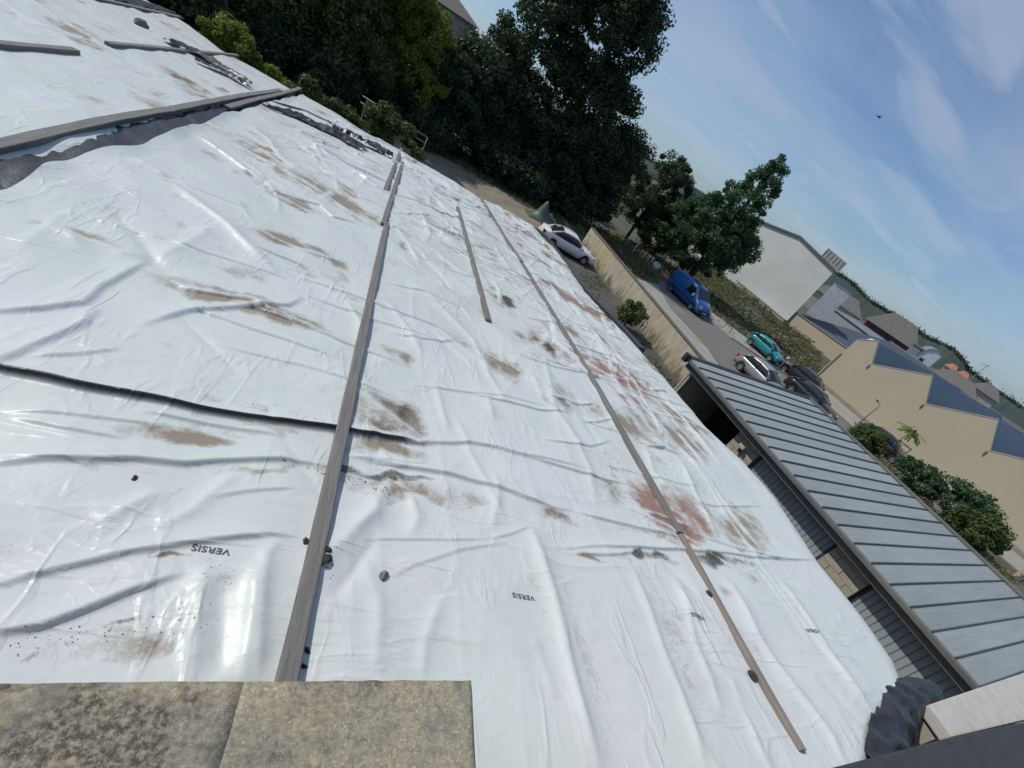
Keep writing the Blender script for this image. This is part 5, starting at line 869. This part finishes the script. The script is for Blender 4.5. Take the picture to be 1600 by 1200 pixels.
    for sx, nm in ((1, 'front_bumper'), (-1, 'rear_bumper')):
        m = MB(); m.box(min(sx*(L/2-.12), sx*(L/2+.03)), max(sx*(L/2-.12), sx*(L/2+.03)), -hw*.84, hw*.84, .30, .50); m.build(nm, M_TRIMC if sum(colr) < .3 else body, e, bevel=0.03)
        m = MB(); m.box(min(sx*(L/2+.02), sx*(L/2+.045)), max(sx*(L/2+.02), sx*(L/2+.045)), -.26, .26, .40, .50); m.build('number_plate', M_PLATE, e)
    return e
# white saloon nose-on to the garden wall
car('parked_car', 'white saloon car nosed up to the garden wall behind the sheeting', 'car', (13.1, 31.85, 0), math.radians(-4), 4.45, 1.78, 1.44, (0.74, 0.74, 0.75),
    [(2.22, .52), (2.12, .66), (1.5, .86), (.85, .94), (-1.45, .98), (-2.1, .96), (-2.22, .72)], (.98, .30, -.85, -1.72), (1.38, -1.28))
car('parked_car', 'silver hatchback in the road just beyond the metal roof', 'car', (27.0, 23.6, 0), math.radians(-77), 4.1, 1.72, 1.46, (0.30, 0.29, 0.285),
    [(2.05, .50), (1.95, .66), (1.45, .86), (.95, .95), (-1.5, 1.0), (-1.95, .98), (-2.05, .62)], (1.05, .35, -1.05, -1.85), (1.28, -1.22))
car('parked_car', 'small teal city car parked against the scrub', 'car', (33.9, 31.5, .12), math.radians(-70), 3.3, 1.52, 1.34, (0.012, 0.30, 0.30),
    [(1.72, .50), (1.62, .70), (1.2, .88), (.85, .95), (-1.3, .98), (-1.62, .95), (-1.72, .6)], (1.0, .35, -1.0, -1.6), (1.12, -1.1), .28)
car('parked_car', 'black car parked by the corner of the beige factory, facing the teal car', 'car', (36.4, 28.9, .0), math.radians(112), 3.9, 1.68, 1.42, (0.012, 0.013, 0.016),
    [(1.95, .50), (1.85, .66), (1.4, .86), (.9, .95), (-1.4, .98), (-1.85, .96), (-1.95, .6)], (1.0, .35, -1.0, -1.75), (1.2, -1.15), .30)
car('parked_car', 'black rounded car half hidden behind the metal roof ridge', 'car', (33.2, 24.3, .0), math.radians(-72), 4.2, 1.75, 1.46, (0.014, 0.015, 0.017),
    [(2.1, .50), (2.0, .68), (1.5, .88), (.95, .97), (-1.5, 1.0), (-2.0, .97), (-2.1, .6)], (1.05, .35, -1.05, -1.9), (1.3, -1.25))
car('parked_car', 'dark car under the street lamp in front of the beige factory', 'car', (39.6, 21.9, .0), math.radians(-70), 3.9, 1.7, 1.45, (0.016, 0.02, 0.022),
    [(1.95, .50), (1.85, .68), (1.4, .88), (.9, .97), (-1.4, 1.0), (-1.85, .97), (-1.95, .6)], (1.0, .32, -1.0, -1.75), (1.2, -1.15))
def van(loc, rz):
    e = empty('panel_van', loc, rz); tag(e, 'blue panel van parked by the rough ground', 'van'); L, W, Hh = 4.7, 1.86, 2.0; hw = W/2
    blue = paint('blue van paint', (0.02, 0.11, 0.33))
    dz = [(-2.35, 1.94), (-2.25, 1.99), (-1.0, 2.02), (.55, 1.98), (.75, 1.93), (1.45, 1.22), (2.0, 1.06), (2.28, .90), (2.35, .62)]
    xs = sorted(set([a for a, b in dz] + [w+s for w in (1.5, -1.45) for s in (-.4, -.2, 0, .2, .4)]), reverse=True); rings = []
    for x in xs:
        zt = float(np.interp(x, [a for a, b in dz], [b for a, b in dz])); zb = .28
        for wx in (1.5, -1.45):
            if abs(x-wx) < .4: zb = max(zb, .32+math.sqrt(max(0, .38**2-(x-wx)**2)))
        k = 1-.08*max(0, abs(x)-1.9)/.45; up = .86 if zt > 1.5 else .93; y0 = hw*k
        zm = min(1.05, zt-.08)
        rings.append([(x, y0*.85, zb), (x, y0*.98, zb), (x, y0, max(zb+.01, min(.6, zm))), (x, y0*.985, max(zm, zb+.02)), (x, y0*up, max(zt-.10, zm+.01)), (x, y0*up*.9, zt), (x, 0, zt+.03), (x, -y0*up*.9, zt), (x, -y0*up, max(zt-.10, zm+.01)), (x, -y0*.985, max(zm, zb+.02)), (x, -y0, max(zb+.01, min(.6, zm))), (x, -y0*.98, zb), (x, -y0*.85, zb)])
    MB().loft(rings, False, True).build('body', blue, e, True)
    MB().box(-2.1, 2.1, -.75, .75, .22, .5).build('underbody', M_TRIMC, e)
    m = MB(); m.add([(.80, -.74, 1.92), (.80, .74, 1.92), (1.44, .80, 1.265), (1.44, -.80, 1.265)], [(0, 1, 2, 3)]); o = m.build('windscreen', M_GLASS, e, fixn=False)
    for v in o.data.vertices: v.co += Vector((.03, 0, .03))
    for sy in (1, -1):
        m = MB(); m.prism([(.05, sy*.925, 1.12), (1.15, sy*.925, 1.12), (.72, sy*.83, 1.72), (.05, sy*.83, 1.75)], (0, sy*.012, 0)); m.build('side_window', M_GLASS, e)
        m = MB(); m.box(.98, 1.12, min(sy*.94, sy*1.14), max(sy*.94, sy*1.14), 1.12, 1.36); m.build('mirror', M_HEAD, e, bevel=.03)
        m = MB(); m.tube([(1.42, sy*.86, 1.24), (.80, sy*.79, 1.92)], .022, 6); m.build('pillar_trim', M_HEAD, e)
        m = MB(); m.box(2.12, 2.33, min(sy*.52, sy*.84), max(sy*.52, sy*.84), .66, .88); m.build('headlight', M_HEAD, e, bevel=.03)
        m = MB(); m.box(-2.37, -2.30, min(sy*.74, sy*.90), max(sy*.74, sy*.90), .8, 1.3); m.build('taillight', M_RED, e, bevel=.01)
        m = MB(); m.box(-1.9, 1.95, sy*.928-.012, sy*.928+.014, .62, .72); m.build('side_moulding', M_TRIMC, e)
        m = MB(); m.box(-.02, -.005, sy*.926-.008, sy*.926+.008, .5, 1.8); m.build('door_gap', M_TRIMC, e)
        for wx in (1.5, -1.45): make_wheel(e, wx, sy*.83, .32, .2)
    MB().box(2.25, 2.40, -.80, .80, .36, .58).build('front_bumper', M_TRIMC, e, bevel=.03); MB().box(2.39, 2.42, -.26, .26, .40, .50).build('number_plate', M_PLATE, e)
    MB().box(-2.42, -2.3, -.8, .8, .36, .54).build('rear_bumper', M_TRIMC, e, bevel=.03)
van((27.05, 35.5, 0), math.radians(-76))

# ------------------------------------------------------------------ trees, hedges, scrub
LM = dict(dark=leafmat('dark leaves', (0.030, 0.052, 0.032), (0.044, 0.072, 0.038)), mid=leafmat('mid leaves', (0.056, 0.088, 0.030), (0.085, 0.112, 0.034)), yel=leafmat('yellow green leaves', (0.16, 0.20, 0.03), (0.09, 0.14, 0.03)), con=leafmat('cypress leaves', (0.048, 0.098, 0.048), (0.068, 0.12, 0.055)), ol=leafmat('olive leaves', (0.055, 0.075, 0.04), (0.04, 0.058, 0.03)), dry=leafmat('dry weeds', (0.20, 0.165, 0.105), (0.13, 0.12, 0.07)))
M_BARK = pm('bark', (0.055, 0.045, 0.035), (0.03, 0.025, 0.02), 6, 0.95, 0.8, 20, stretch=(3, 3, .6))
def leaves(rng, C, Rr, n, size, up=0.3):
    """n leaf quads spread around clump centres C with radii Rr"""
    k = rng.integers(0, len(C), n); d = rng.normal(0, 1, (n, 3)); d /= np.linalg.norm(d, axis=1)[:, None]
    p = C[k] + d*(Rr[k]*rng.random(n)**0.45)[:, None]*np.array([1, 1, .8])
    a = rng.normal(0, 1, (n, 3)); a /= np.linalg.norm(a, axis=1)[:, None]
    nrm = d*0.7+rng.normal(0, .6, (n, 3))+np.array([0, 0, up]); b = np.cross(nrm, a); b /= np.linalg.norm(b, axis=1)[:, None]+1e-9; a = np.cross(b, nrm); a /= np.linalg.norm(a, axis=1)[:, None]+1e-9
    s = size*(0.6+0.8*rng.random(n))[:, None]
    V = np.stack([p-a*s*.9, p+b*s*.45-a*s*.1, p+a*s*.9, p-b*s*.45-a*s*.1], 1).reshape(-1, 3); Q = np.arange(4*n).reshape(-1, 4)
    return V, Q
def tree(name, label, base, blobs, nleaf, size, mat, seed, trunk=.18, clumps=90, cr=.75, cat='tree', group=None, limbs=True, fill=.35):
    """blobs: (dx, dy, z, rxy, rz) ellipsoids of the crown"""
    rng = np.random.default_rng(seed); e = empty(name, base); tag(e, label, cat, group)
    vol = np.array([b[3]**2*b[4] for b in blobs]); pr = vol**.75/np.sum(vol**.75); C = []
    for i in rng.choice(len(blobs), clumps, p=pr):
        dx, dy, z, rx, rz = blobs[i]; d = rng.normal(0, 1, 3); d /= np.linalg.norm(d); r = fill+(1-fill)*rng.random()**.5
        C.append((dx+d[0]*rx*r, dy+d[1]*rx*r, z+d[2]*rz*r))
    C = np.array(C); C[:, 2] = np.maximum(C[:, 2], .25); Rr = cr*(.6+.8*rng.random(clumps))
    V, Q = leaves(rng, C, Rr, nleaf, size); V[:, 2] = np.maximum(V[:, 2], 0.02)
    link('crown', arr_mesh('crown', V, Q), LM[mat] if isinstance(mat, str) else mat, e)
    if trunk:
        top = max(b[2] for b in blobs); m = MB(); m.tube([(0, 0, -.05), (.05, .03, top*.3), (-.04, .06, top*.65), (0, 0, top*1.02)], [trunk*1.25, trunk, trunk*.65, trunk*.2], 8)
        if limbs:
            for i in range(9):
                t = C[rng.integers(0, clumps)]; z0 = top*(.2+.5*rng.random()); z0 = min(z0, max(t[2]-.2, .2)); m.tube([(0, 0, z0), (t[0]*.5, t[1]*.5, (z0+t[2])/2+.1), tuple(t)], [trunk*.45, trunk*.28, trunk*.08], 6)
        m.build('trunk', M_BARK, e, True)
    return e
tree('broadleaf_tree', 'tall dark broadleaf tree whose top leaves the picture left of the sky', (13.4, 47.0, 0), [(-.5, 0, 13.5, 3.7, 5), (1.4, 0, 8.5, 4.3, 3.6), (-1.5, 0, 18.0, 3.2, 3.5), (.8, .5, 16.0, 2.3, 3.0), (0, 0, 5, 4.2, 3.0), (2.5, 0, 5.5, 3.0, 2.4)], 70000, .165, 'dark', 11, .35, 330, 1.0)
tree('broadleaf_tree', 'tall broad dark tree standing just left of the tallest one', (7.6, 48.5, 0), [(0, 0, 11.5, 4.4, 4.6), (-1, 0, 6.5, 4.8, 3.4), (.4, 0, 16.5, 3.4, 3.6), (1.5, 0, 3.2, 4.0, 2.6)], 62000, .17, 'dark', 12, .35, 300, 1.0)
tree('broadleaf_tree', 'lower dark tree at the right foot of the tall trees', (18.4, 46.5, 0), [(0, 0, 5.2, 3.4, 2.8), (.9, 0, 7.6, 2.1, 1.7), (-.5, 0, 2.4, 3.6, 2.0)], 36000, .15, 'dark', 13, .22, 200, .8)
tree('broadleaf_tree', 'dark tree hanging over the yard right of the railing', (3.2, 46.5, 0), [(0, 0, 4.6, 4.2, 2.9), (1.8, 0, 6.4, 2.6, 2.2), (-1.5, 0, 2.6, 3.4, 2.2)], 38000, .16, 'dark', 14, .22, 220, .8)
tree('broadleaf_tree', 'yellowish green tree behind the railing', (-0.9, 43.5, 0), [(0, 0, 5.0, 2.2, 2.2), (.9, 0, 7.0, 1.5, 1.5), (1.6, -1.5, 3.4, 1.5, 1.3), (-.8, 0, 7.8, 1.5, 1.4)], 20000, .14, 'yel', 15, .18, 100, .6)
tree('broadleaf_tree', 'dense dark tree behind the ivy hedge', (-5.4, 43.0, 0), [(0, 0, 5.0, 4.2, 3.4), (0, 0, 9.0, 3.6, 2.8), (2, -1.5, 3.0, 3.0, 2.2), (-2.5, -1, 2.6, 3.0, 2.2)], 46000, .165, 'mid', 16, .28, 240, .9)
tree('broadleaf_tree', 'dark tree at the top edge above the far left sheet', (-12.5, 42.5, 0), [(0, 0, 4.2, 4.6, 3.2), (0, 0, 8.4, 3.8, 2.8), (1, -1, 1.9, 4.4, 1.7)], 42000, .17, 'mid', 17, .28, 230, .9)
tree('broadleaf_tree', 'dark tree in the top left corner beyond the sheeting', (-20, 42.5, 0), [(0, 0, 4.0, 4.8, 3.2), (0, -1, 1.9, 4.6, 1.8), (0, 0, 7.6, 3.6, 2.8)], 30000, .19, 'mid', 18, .28, 190, .95)
tree('dark_shrub', 'dark undergrowth mass under the tall trees', (10.5, 45.2, 0), [(0, 0, 1.6, 4.6, 1.8), (5.5, .5, 1.6, 3.6, 1.7), (-5.5, 0, 1.5, 3.4, 1.7)], 32000, .16, 'dark', 19, 0, 240, .8, cat='shrub')
tree('dark_shrub', 'dark undergrowth behind the ivy hedge and railing', (-4.0, 40.0, 0), [(0, 0, 1.4, 3.4, 1.6), (5.0, 1.5, 1.4, 3.4, 1.6), (-6, 0, 1.4, 3.6, 1.6), (-12, .5, 1.4, 3.6, 1.6)], 32000, .16, 'dark', 23, 0, 240, .8, cat='shrub')
tree('broadleaf_tree', 'background tree filling the gap left of the pale house', (-3.0, 54.5, 0), [(0, 0, 3.5, 4.4, 3.2), (-1, 0, 6.5, 3.6, 2.4)], 26000, .2, 'dark', 24, .25, 130, 1.0)
tree('broadleaf_tree', 'background tree high above the far left trees', (-11.0, 54.0, 0), [(0, 0, 4.0, 5.2, 3.6), (0, 0, 8, 4, 3)], 30000, .2, 'dark', 25, .25, 130, 1.1)
tree('broadleaf_tree', 'background tree seen low between the pale house and the tall trees', (7.5, 56.0, 0), [(0, 0, 3.0, 5.4, 2.8), (6, 0, 3.4, 4.6, 2.8), (12, 0, 3, 4, 2.6)], 30000, .2, 'dark', 26, .25, 140, 1.1)
tree('broadleaf_tree', 'small airy green tree between the tall trees and the pointed tree', (26.2, 50.0, 0), [(0, 0, 6.4, 3.1, 2.9), (.4, 0, 8.2, 2.0, 1.6), (-1.0, 0, 4.0, 3.0, 2.2), (1.6, 0, 4.4, 2.4, 2.2)], 26000, .14, 'ol', 20, .16, 150, .6)
tree('broadleaf_tree', 'low green tree joining the airy tree and the pointed tree', (29.6, 49.0, 0), [(0, 0, 4.4, 2.8, 2.6), (.3, 0, 6.6, 1.8, 1.5), (-.6, 0, 2.2, 2.8, 1.6)], 22000, .14, 'con', 27, .16, 120, .6)
tree('pointed_tree', 'large conical green tree leaning to a point in front of the white hall', (32.2, 44.4, 0), [(.1, 0, 12.6, .8, 1.5), (-.1, 0, 10.8, 1.7, 1.9), (-.5, 0, 8.6, 2.6, 2.2), (-.9, .4, 6.2, 3.6, 2.4), (-1.2, .6, 3.6, 3.9, 2.4), (.6, -.6, 5.4, 3.0, 2.4), (-3.0, 2.0, 4.4, 3.2, 2.6)], 80000, .135, 'con', 21, .3, 420, .62, fill=.7)
tree('garden_shrub', 'round leafy shrub between the sheeting and the garden wall', (14.7, 22.3, 0), [(0, 0, .9, .8, .65), (.4, .4, 1.15, .5, .4)], 3600, .09, 'mid', 22, .05, 34, .32, cat='shrub', limbs=False)
# ivy on the terrace hedge by the far roof edge
def hedge(name, label, pts, h, w, n, size, mat, seed, cat='hedge'):
    rng = np.random.default_rng(seed); P = np.array(pts, float); s = np.concatenate([[0], np.cumsum(np.hypot(*(P[1:]-P[:-1]).T))]); k = max(20, int(s[-1]*10)); t = rng.random(k)*s[-1]
    hh = h*(0.75+.5*vnoise(t*.8, t*0, seed)); C = np.stack([np.interp(t, s, P[:, 0])+rng.normal(0, w*.4, k)-P[0, 0], np.interp(t, s, P[:, 1])+rng.normal(0, w*.4, k)-P[0, 1], hh*(rng.random(k)**.6)], -1)
    e = empty(name, (P[0, 0], P[0, 1], 0)); tag(e, label, cat); V, Q = leaves(rng, C, .38*(.6+.8*rng.random(k)), n, size); V[:, 2] = np.maximum(V[:, 2], .02); link('foliage', arr_mesh('foliage', V, Q), LM[mat], e)
    m = MB(); 
    for i in range(0, k, 6): m.tube([(C[i, 0], C[i, 1], 0), (C[i, 0]*1.0, C[i, 1], max(.3, C[i, 2]))], [.03, .01], 5)
    m.build('stems', M_BARK, e); return e
hedge('ivy_hedge', 'ivy covered hedge along the far roof edge below the railing', [(-4.6, 27.6), (-1.8, 27.8), (1.3, 28.4)], 2.75, .7, 15000, .10, 'mid', 31)
hedge('ivy_hedge', 'bright green creeper peeping over the far left roof edge', [(-9.5, 28.4), (-7.3, 27.6), (-5.2, 27.3)], 2.75, .5, 9000, .10, 'yel', 32)
for i, (x, y, h, s, lab, mt) in enumerate([(33.4, 19.4, 2.1, 1.1, 'left end bush of the green row behind the metal roof ridge', 'mid'), (35.4, 16.8, 2.3, 1.4, 'second bush in the row behind the metal roof ridge', 'con'), (36.4, 14.4, 3.0, 1.7, 'largest bush in the row behind the metal roof ridge', 'con'), (34.8, 12.4, 2.6, 1.3, 'lower right bush in the row behind the metal roof ridge', 'mid')]):
    tree('street_bush', lab, (x, y, 0), [(0, 0, h*.55, s, h*.42), (.3, -.3, h*.75, s*.6, h*.25)], 6500, .11, mt, 40+i, .07, 75, .36, cat='bush', group='bushes behind the metal roof')
sap = tree('palm_sapling', 'thin staked sapling with drooping fronds in front of the beige factory', (41.3, 22.3, 0), [(0, 0, 2.45, .5, .35)], 60, .10, 'mid', 50, .035, 6, .2, limbs=False)
fr = MB(); rg = random.Random(4)
for k in range(15):
    a = 6.283*k/15+rg.uniform(-.2, .2); ln = rg.uniform(.8, 1.25); t = rg.uniform(.1, .7); pts = [(math.cos(a)*ln*q, math.sin(a)*ln*q, 2.2+ln*t*q*1.3-.75*q*q*ln) for q in (0, .3, .6, .85, 1)]
    for (p, q) in zip(pts, pts[1:]):
        d = (Vector(q)-Vector(p)); sd_ = d.cross(Vector((0, 0, 1))).normalized()
        for j in range(4):
            b = Vector(p)+d*(j/4); 
            for sy in (-1, 1): fr.add([b, b+d*.22+sd_*sy*.02, b+sd_*sy*.20+d*.25+Vector((0, 0, -.08)), b+sd_*sy*.10+d*.02], [(0, 1, 2, 3)])
fr.build('fronds', LM['yel'], sap, fixn=False)
stk = empty('sapling_stakes', (41.5, 22.0, .12)); tag(stk, 'wooden stake frame round the thin sapling', 'stakes')
for dx, dy in ((-.5, .3), (.45, -.35), (.2, .5)): MB().tube([(dx, dy, 0), (dx, dy, 1.2)], .035, 6).build('stake', M_WOODB, stk)
MB().tube([(-.5, .3, 1.1), (.45, -.35, 1.1)], .025, 6).build('cross_rail', M_WOODB, stk); MB().tube([(.45, -.35, 1.12), (.2, .5, 1.12)], .025, 6).build('cross_rail', M_WOODB, stk)
# rough ground with weeds and rubble between road and buildings
def scrub(name, poly, n, size, mat, seed, hmax, label, cat):
    rng = np.random.default_rng(seed); P = np.array(poly); lo = P.min(0); hi = P.max(0); pts = []
    while len(pts) < n:
        q = lo+(hi-lo)*rng.random((n*2, 2)); ins = np.zeros(len(q), bool); j = len(P)-1
        for i in range(len(P)):
            c = ((P[i, 1] > q[:, 1]) != (P[j, 1] > q[:, 1])) & (q[:, 0] < (P[j, 0]-P[i, 0])*(q[:, 1]-P[i, 1])/(P[j, 1]-P[i, 1]+1e-9)+P[i, 0]); ins ^= c; j = i
        q = q[ins]; q = q[vnoise(q[:, 0]*.45, q[:, 1]*.45, seed) > .33]; pts += list(q)
    q = np.array(pts[:n]); h = hmax*vnoise(q[:, 0]*.7, q[:, 1]*.7, seed+3)**1.5*rng.random(n)
    C = np.stack([q[:, 0], q[:, 1], h], -1); V, Q = leaves(rng, C, np.full(n, .12), n, size); V[:, 2] = np.maximum(V[:, 2], .02)
    o = link(name, arr_mesh(name, V, Q), LM[mat]); tag(o, label, cat, kind='stuff')
rough = [(17, 34.5), (22.5, 36.4), (25, 38.2), (26.4, 40.2), (28.6, 38.9), (33.6, 34.8), (41.0, 31.0), (44.0, 33.4), (56, 44.5), (59, 50), (57.3, 53.5), (53.5, 66), (40, 60), (26, 50), (17, 44)]
scrub('dry_weeds', rough, 22000, .16, 'dry', 60, .7, 'dry brown weeds on the rough ground beside the road', 'weeds')
scrub('green_weeds', rough, 5500, .16, 'ol', 61, 1.0, 'green weeds and brambles on the rough ground beside the road', 'weeds')
scrub('yard_weeds', [(3, 40), (12, 41), (15.6, 37), (15.4, 44), (3, 45)], 4000, .12, 'mid', 62, .5, 'low dark weeds at the foot of the trees', 'weeds')
scrub('verge_weeds', [(33, 11), (40, 11), (40.5, 15), (39, 19), (38.2, 21.5), (36, 21), (32.5, 17)], 6000, .11, 'dry', 63, .5, 'dry verge weeds round the bushes behind the metal roof', 'weeds')
scrub('alley_weeds', [(12.5, 16), (16.4, 16), (15.6, 30), (13.5, 29)], 1500, .07, 'ol', 64, .3, 'sparse weeds along the alley below the garden wall', 'weeds')
rng_ = random.Random(9)
rub = MB()
for i in range(900):
    x = rng_.uniform(29, 53); y = rng_.uniform(33, 56)
    if abs((y-33)-(x-33)*.78-2.5) > 6.0: continue
    r = rng_.uniform(.06, .26); rub.add([(x+r*math.cos(a)*rng_.uniform(.7, 1.2), y+r*math.sin(a)*rng_.uniform(.7, 1.2), z) for z, k in ((0, 1), (r*.6, .7)) for a in (0, 1.3, 2.5, 3.8, 5.1)], [(0, 1, 6, 5), (1, 2, 7, 6), (2, 3, 8, 7), (3, 4, 9, 8), (4, 0, 5, 9), (5, 6, 7, 8, 9)])
tag(rub.build('rubble', M_STONE), 'scattered stone rubble on the rough ground', 'rubble', kind='stuff')

# ------------------------------------------------------------------ small things
def street_lamp(loc, h, arm, label, az):
    e = empty('street_lamp', loc); tag(e, label, 'street lamp', 'street lamps along the road'); mt = pm('lamp post steel', (0.07, 0.075, 0.075), None, 4, 0.5)
    MB().tube([(0, 0, 0), (0, 0, .5), (0, 0, h)], [.06, .045, .03], 8).build('post', mt, e, True); MB().tube([(0, 0, 0), (0, 0, .12)], .10, 10).build('base', mt, e)
    if arm:
        dx, dy = math.cos(az)*arm, math.sin(az)*arm; MB().tube([(0, 0, h-.02), (dx, dy, h+.08)], .022, 6).build('arm', mt, e); m = MB(); m.tube([(dx*.6, dy*.6, h+.07), (dx, dy, h+.11), (dx*1.35, dy*1.35, h+.12)], [.04, .07, .03], 8); m.build('lantern', mt, e)
    else:
        m = MB(); m.tube([(0, 0, h-.02), (0, 0, h+.05), (0, 0, h+.22), (0, 0, h+.26)], [.05, .12, .14, .03], 10); m.build('lantern', pm('lantern glass', (0.4, 0.42, 0.42), None, 3, 0.3), e, True)
street_lamp((36.75, 22.7, 0.0), 2.85, .35, 'dark street lamp with a short arm beside the dark car', math.radians(120))
street_lamp((29.9, 25.6, 0.0), 1.95, 0, 'thin post with small lantern beside the silver hatchback', 0)
def bike_rack(x, y, rz, lab):
    e = empty('bike_stand', (x, y, .12), rz); tag(e, lab, 'bike stand', 'bike stands on the pavement'); mt = MATS['lamp post steel']
    MB().tube([(0, -.38, 0), (0, -.38, .7), (0, -.3, .8), (0, .3, .8), (0, .38, .7), (0, .38, 0)], .03, 8).build('hoop', mt, e, True); MB().tube([(0, -.38, .4), (0, .38, .4)], .022, 6).build('cross_bar', mt, e)
bike_rack(30.5, 33.0, math.radians(20), 'bike stand on the pavement nearer the blue van'); bike_rack(32.4, 31.7, math.radians(20), 'bike stand on the pavement nearer the teal car')
# green ground sheet thrown over something in the yard
def tarp_cover():
    n = 36; u = np.linspace(-1, 1, n); X, Y = np.meshgrid(u, u); x = X*1.25; y = Y*.95
    Z = 1.25*np.exp(-((X+.1)**2/.10+(Y)**2/.25))+.55*np.exp(-((X-.55)**2/.12+Y**2/.4))+.25*(1-X**4)*(1-Y**4)+.12*(fbm(X*3, Y*3, 8, 3)-.4); Z = np.maximum(Z, .03)
    i = np.arange(n-1)[:, None]*n+np.arange(n-1)[None, :]; Q = np.stack([i, i+1, i+n+1, i+n], -1).reshape(-1, 4)
    o = link('green_tarpaulin', arr_mesh('green_tarpaulin', np.stack([x, y, Z], -1).reshape(-1, 3), Q, True), pm('green tarpaulin', (0.075, 0.105, 0.075), (0.05, 0.075, 0.055), 3, 0.5, 0.3)); o.location = (12.3, 37.6, 0); tag(o, 'peaked green tarpaulin cover behind the white car', 'tarpaulin')
tarp_cover()
# railing on the terrace
rl = empty('metal_railing', (-1.95, 31.9, 0)); tag(rl, 'thin metal railing with two rails above the ivy hedge', 'railing'); mtl = pm('galvanised pipe', (0.30, 0.30, 0.29), None, 5, 0.5)
for z in (2.5, 2.15): MB().tube([(-.3, 0, z+.02), (3.75, .05, z-.25)], .03, 6).build('rail', mtl, rl, True)
for x in (0, 1.25, 2.5, 3.75): MB().tube([(x, .02, 0), (x, .02, 2.5-.068*x)], .03, 6).build('post', mtl, rl, True)
# stacked timber with a white sack, white post, posts
lo = empty('timber_stack', (26.0, 43.6, 0)); lo.rotation_euler[2] = math.radians(-35); tag(lo, 'stack of fresh yellow timber beyond the garden wall', 'timber stack'); M_FRESH = pm('fresh sawn wood', (0.60, 0.45, 0.26), (0.48, 0.34, 0.19), 4, 0.8)
for r in range(4):
    for c in range(5): MB().box(-.75+c*.30, -.75+c*.30+.26, -.6, .6, .05+r*.2, .05+r*.2+.16).build('timber', M_FRESH, lo, bevel=.01)
for x in (-.5, 0, .5): MB().box(x-.04, x+.04, -.68, -.61, 0, 1.05).build('strap_post', M_BARK, lo)
bag = MB(); bag.tube([(0, 0, 0), (0, 0, .1), (.02, 0, .4), (0, .02, .6), (0, 0, .68)], [.3, .42, .42, .28, .05], 12); o = bag.build('builders_sack', pm('white sack', (0.62, 0.61, 0.58), (0.5, 0.5, 0.47), 4, 0.8, .3), None, True); o.location = (27.1, 43.0, 0); tag(o, 'white builders sack beside the yellow timber stack', 'sack')
o = MB().tube([(0, 0, 0), (0, 0, 1.45)], .07, 8).build('white_post', pm('white post', (0.55, 0.56, 0.55), None, 4, 0.6)); o.location = (24.75, 44.4, 0); tag(o, 'short white post behind the yellow timber stack', 'post')
for i, (x, y, l) in enumerate([(28.2, 47.3, 'left dark fence post before the pale verge'), (29.6, 46.4, 'middle dark fence post before the pale verge'), (30.9, 45.4, 'right dark fence post before the pale verge')]):
    o = MB().tube([(0, 0, 0), (.03, 0, 1.5)], .06, 6).build('fence_post', M_BARK); o.location = (x, y, 0); tag(o, l, 'post', 'fence posts on the rough ground')
# timber fence scraps at the lower right behind the ridge
tf = empty('low_timber_fence', (40.5, 11.6, 0)); tf.rotation_euler[2] = math.radians(12); tag(tf, 'low pale timber fence at the right edge behind the metal roof', 'fence'); 
for k in range(4): MB().box(k*1.3-.05, k*1.3+.05, -.05, .05, 0, .8).build('post', M_FRESH, tf)
for z in (.35, .65): MB().box(-.1, 4.0, -.08, -.055, z, z+.1).build('rail', M_FRESH, tf)
# bird
bd = MB(); bd.tube([(-.25, 0, 0), (-.1, 0, .02), (.1, 0, .02), (.24, 0, 0)], [.02, .07, .06, .015], 8); 
be = empty('flying_bird', (38.84, 45.74, 21.1)); tag(be, 'small dark bird gliding in the middle of the sky', 'bird'); bd.build('body', M_FILM, be, True)
for s in (1, -1): m = MB(); m.add([(.08, s*.03, .03), (-.12, s*.03, .03), (-.10, s*.3, .10), (.04, s*.28, .11), (-.14, s*.6, .04)], [(0, 1, 2, 3), (3, 2, 4)]); m.build('wing', M_FILM, be)
# pale house glimpsed through the trees
oriented('house_behind_trees', 'pale house with grey gutter glimpsed through a gap in the trees', 'house', (-6.5, 60.5), (3.9, 62.0), 8, 0, 9.15, M_CRM, M_BROWNR, 1.6)
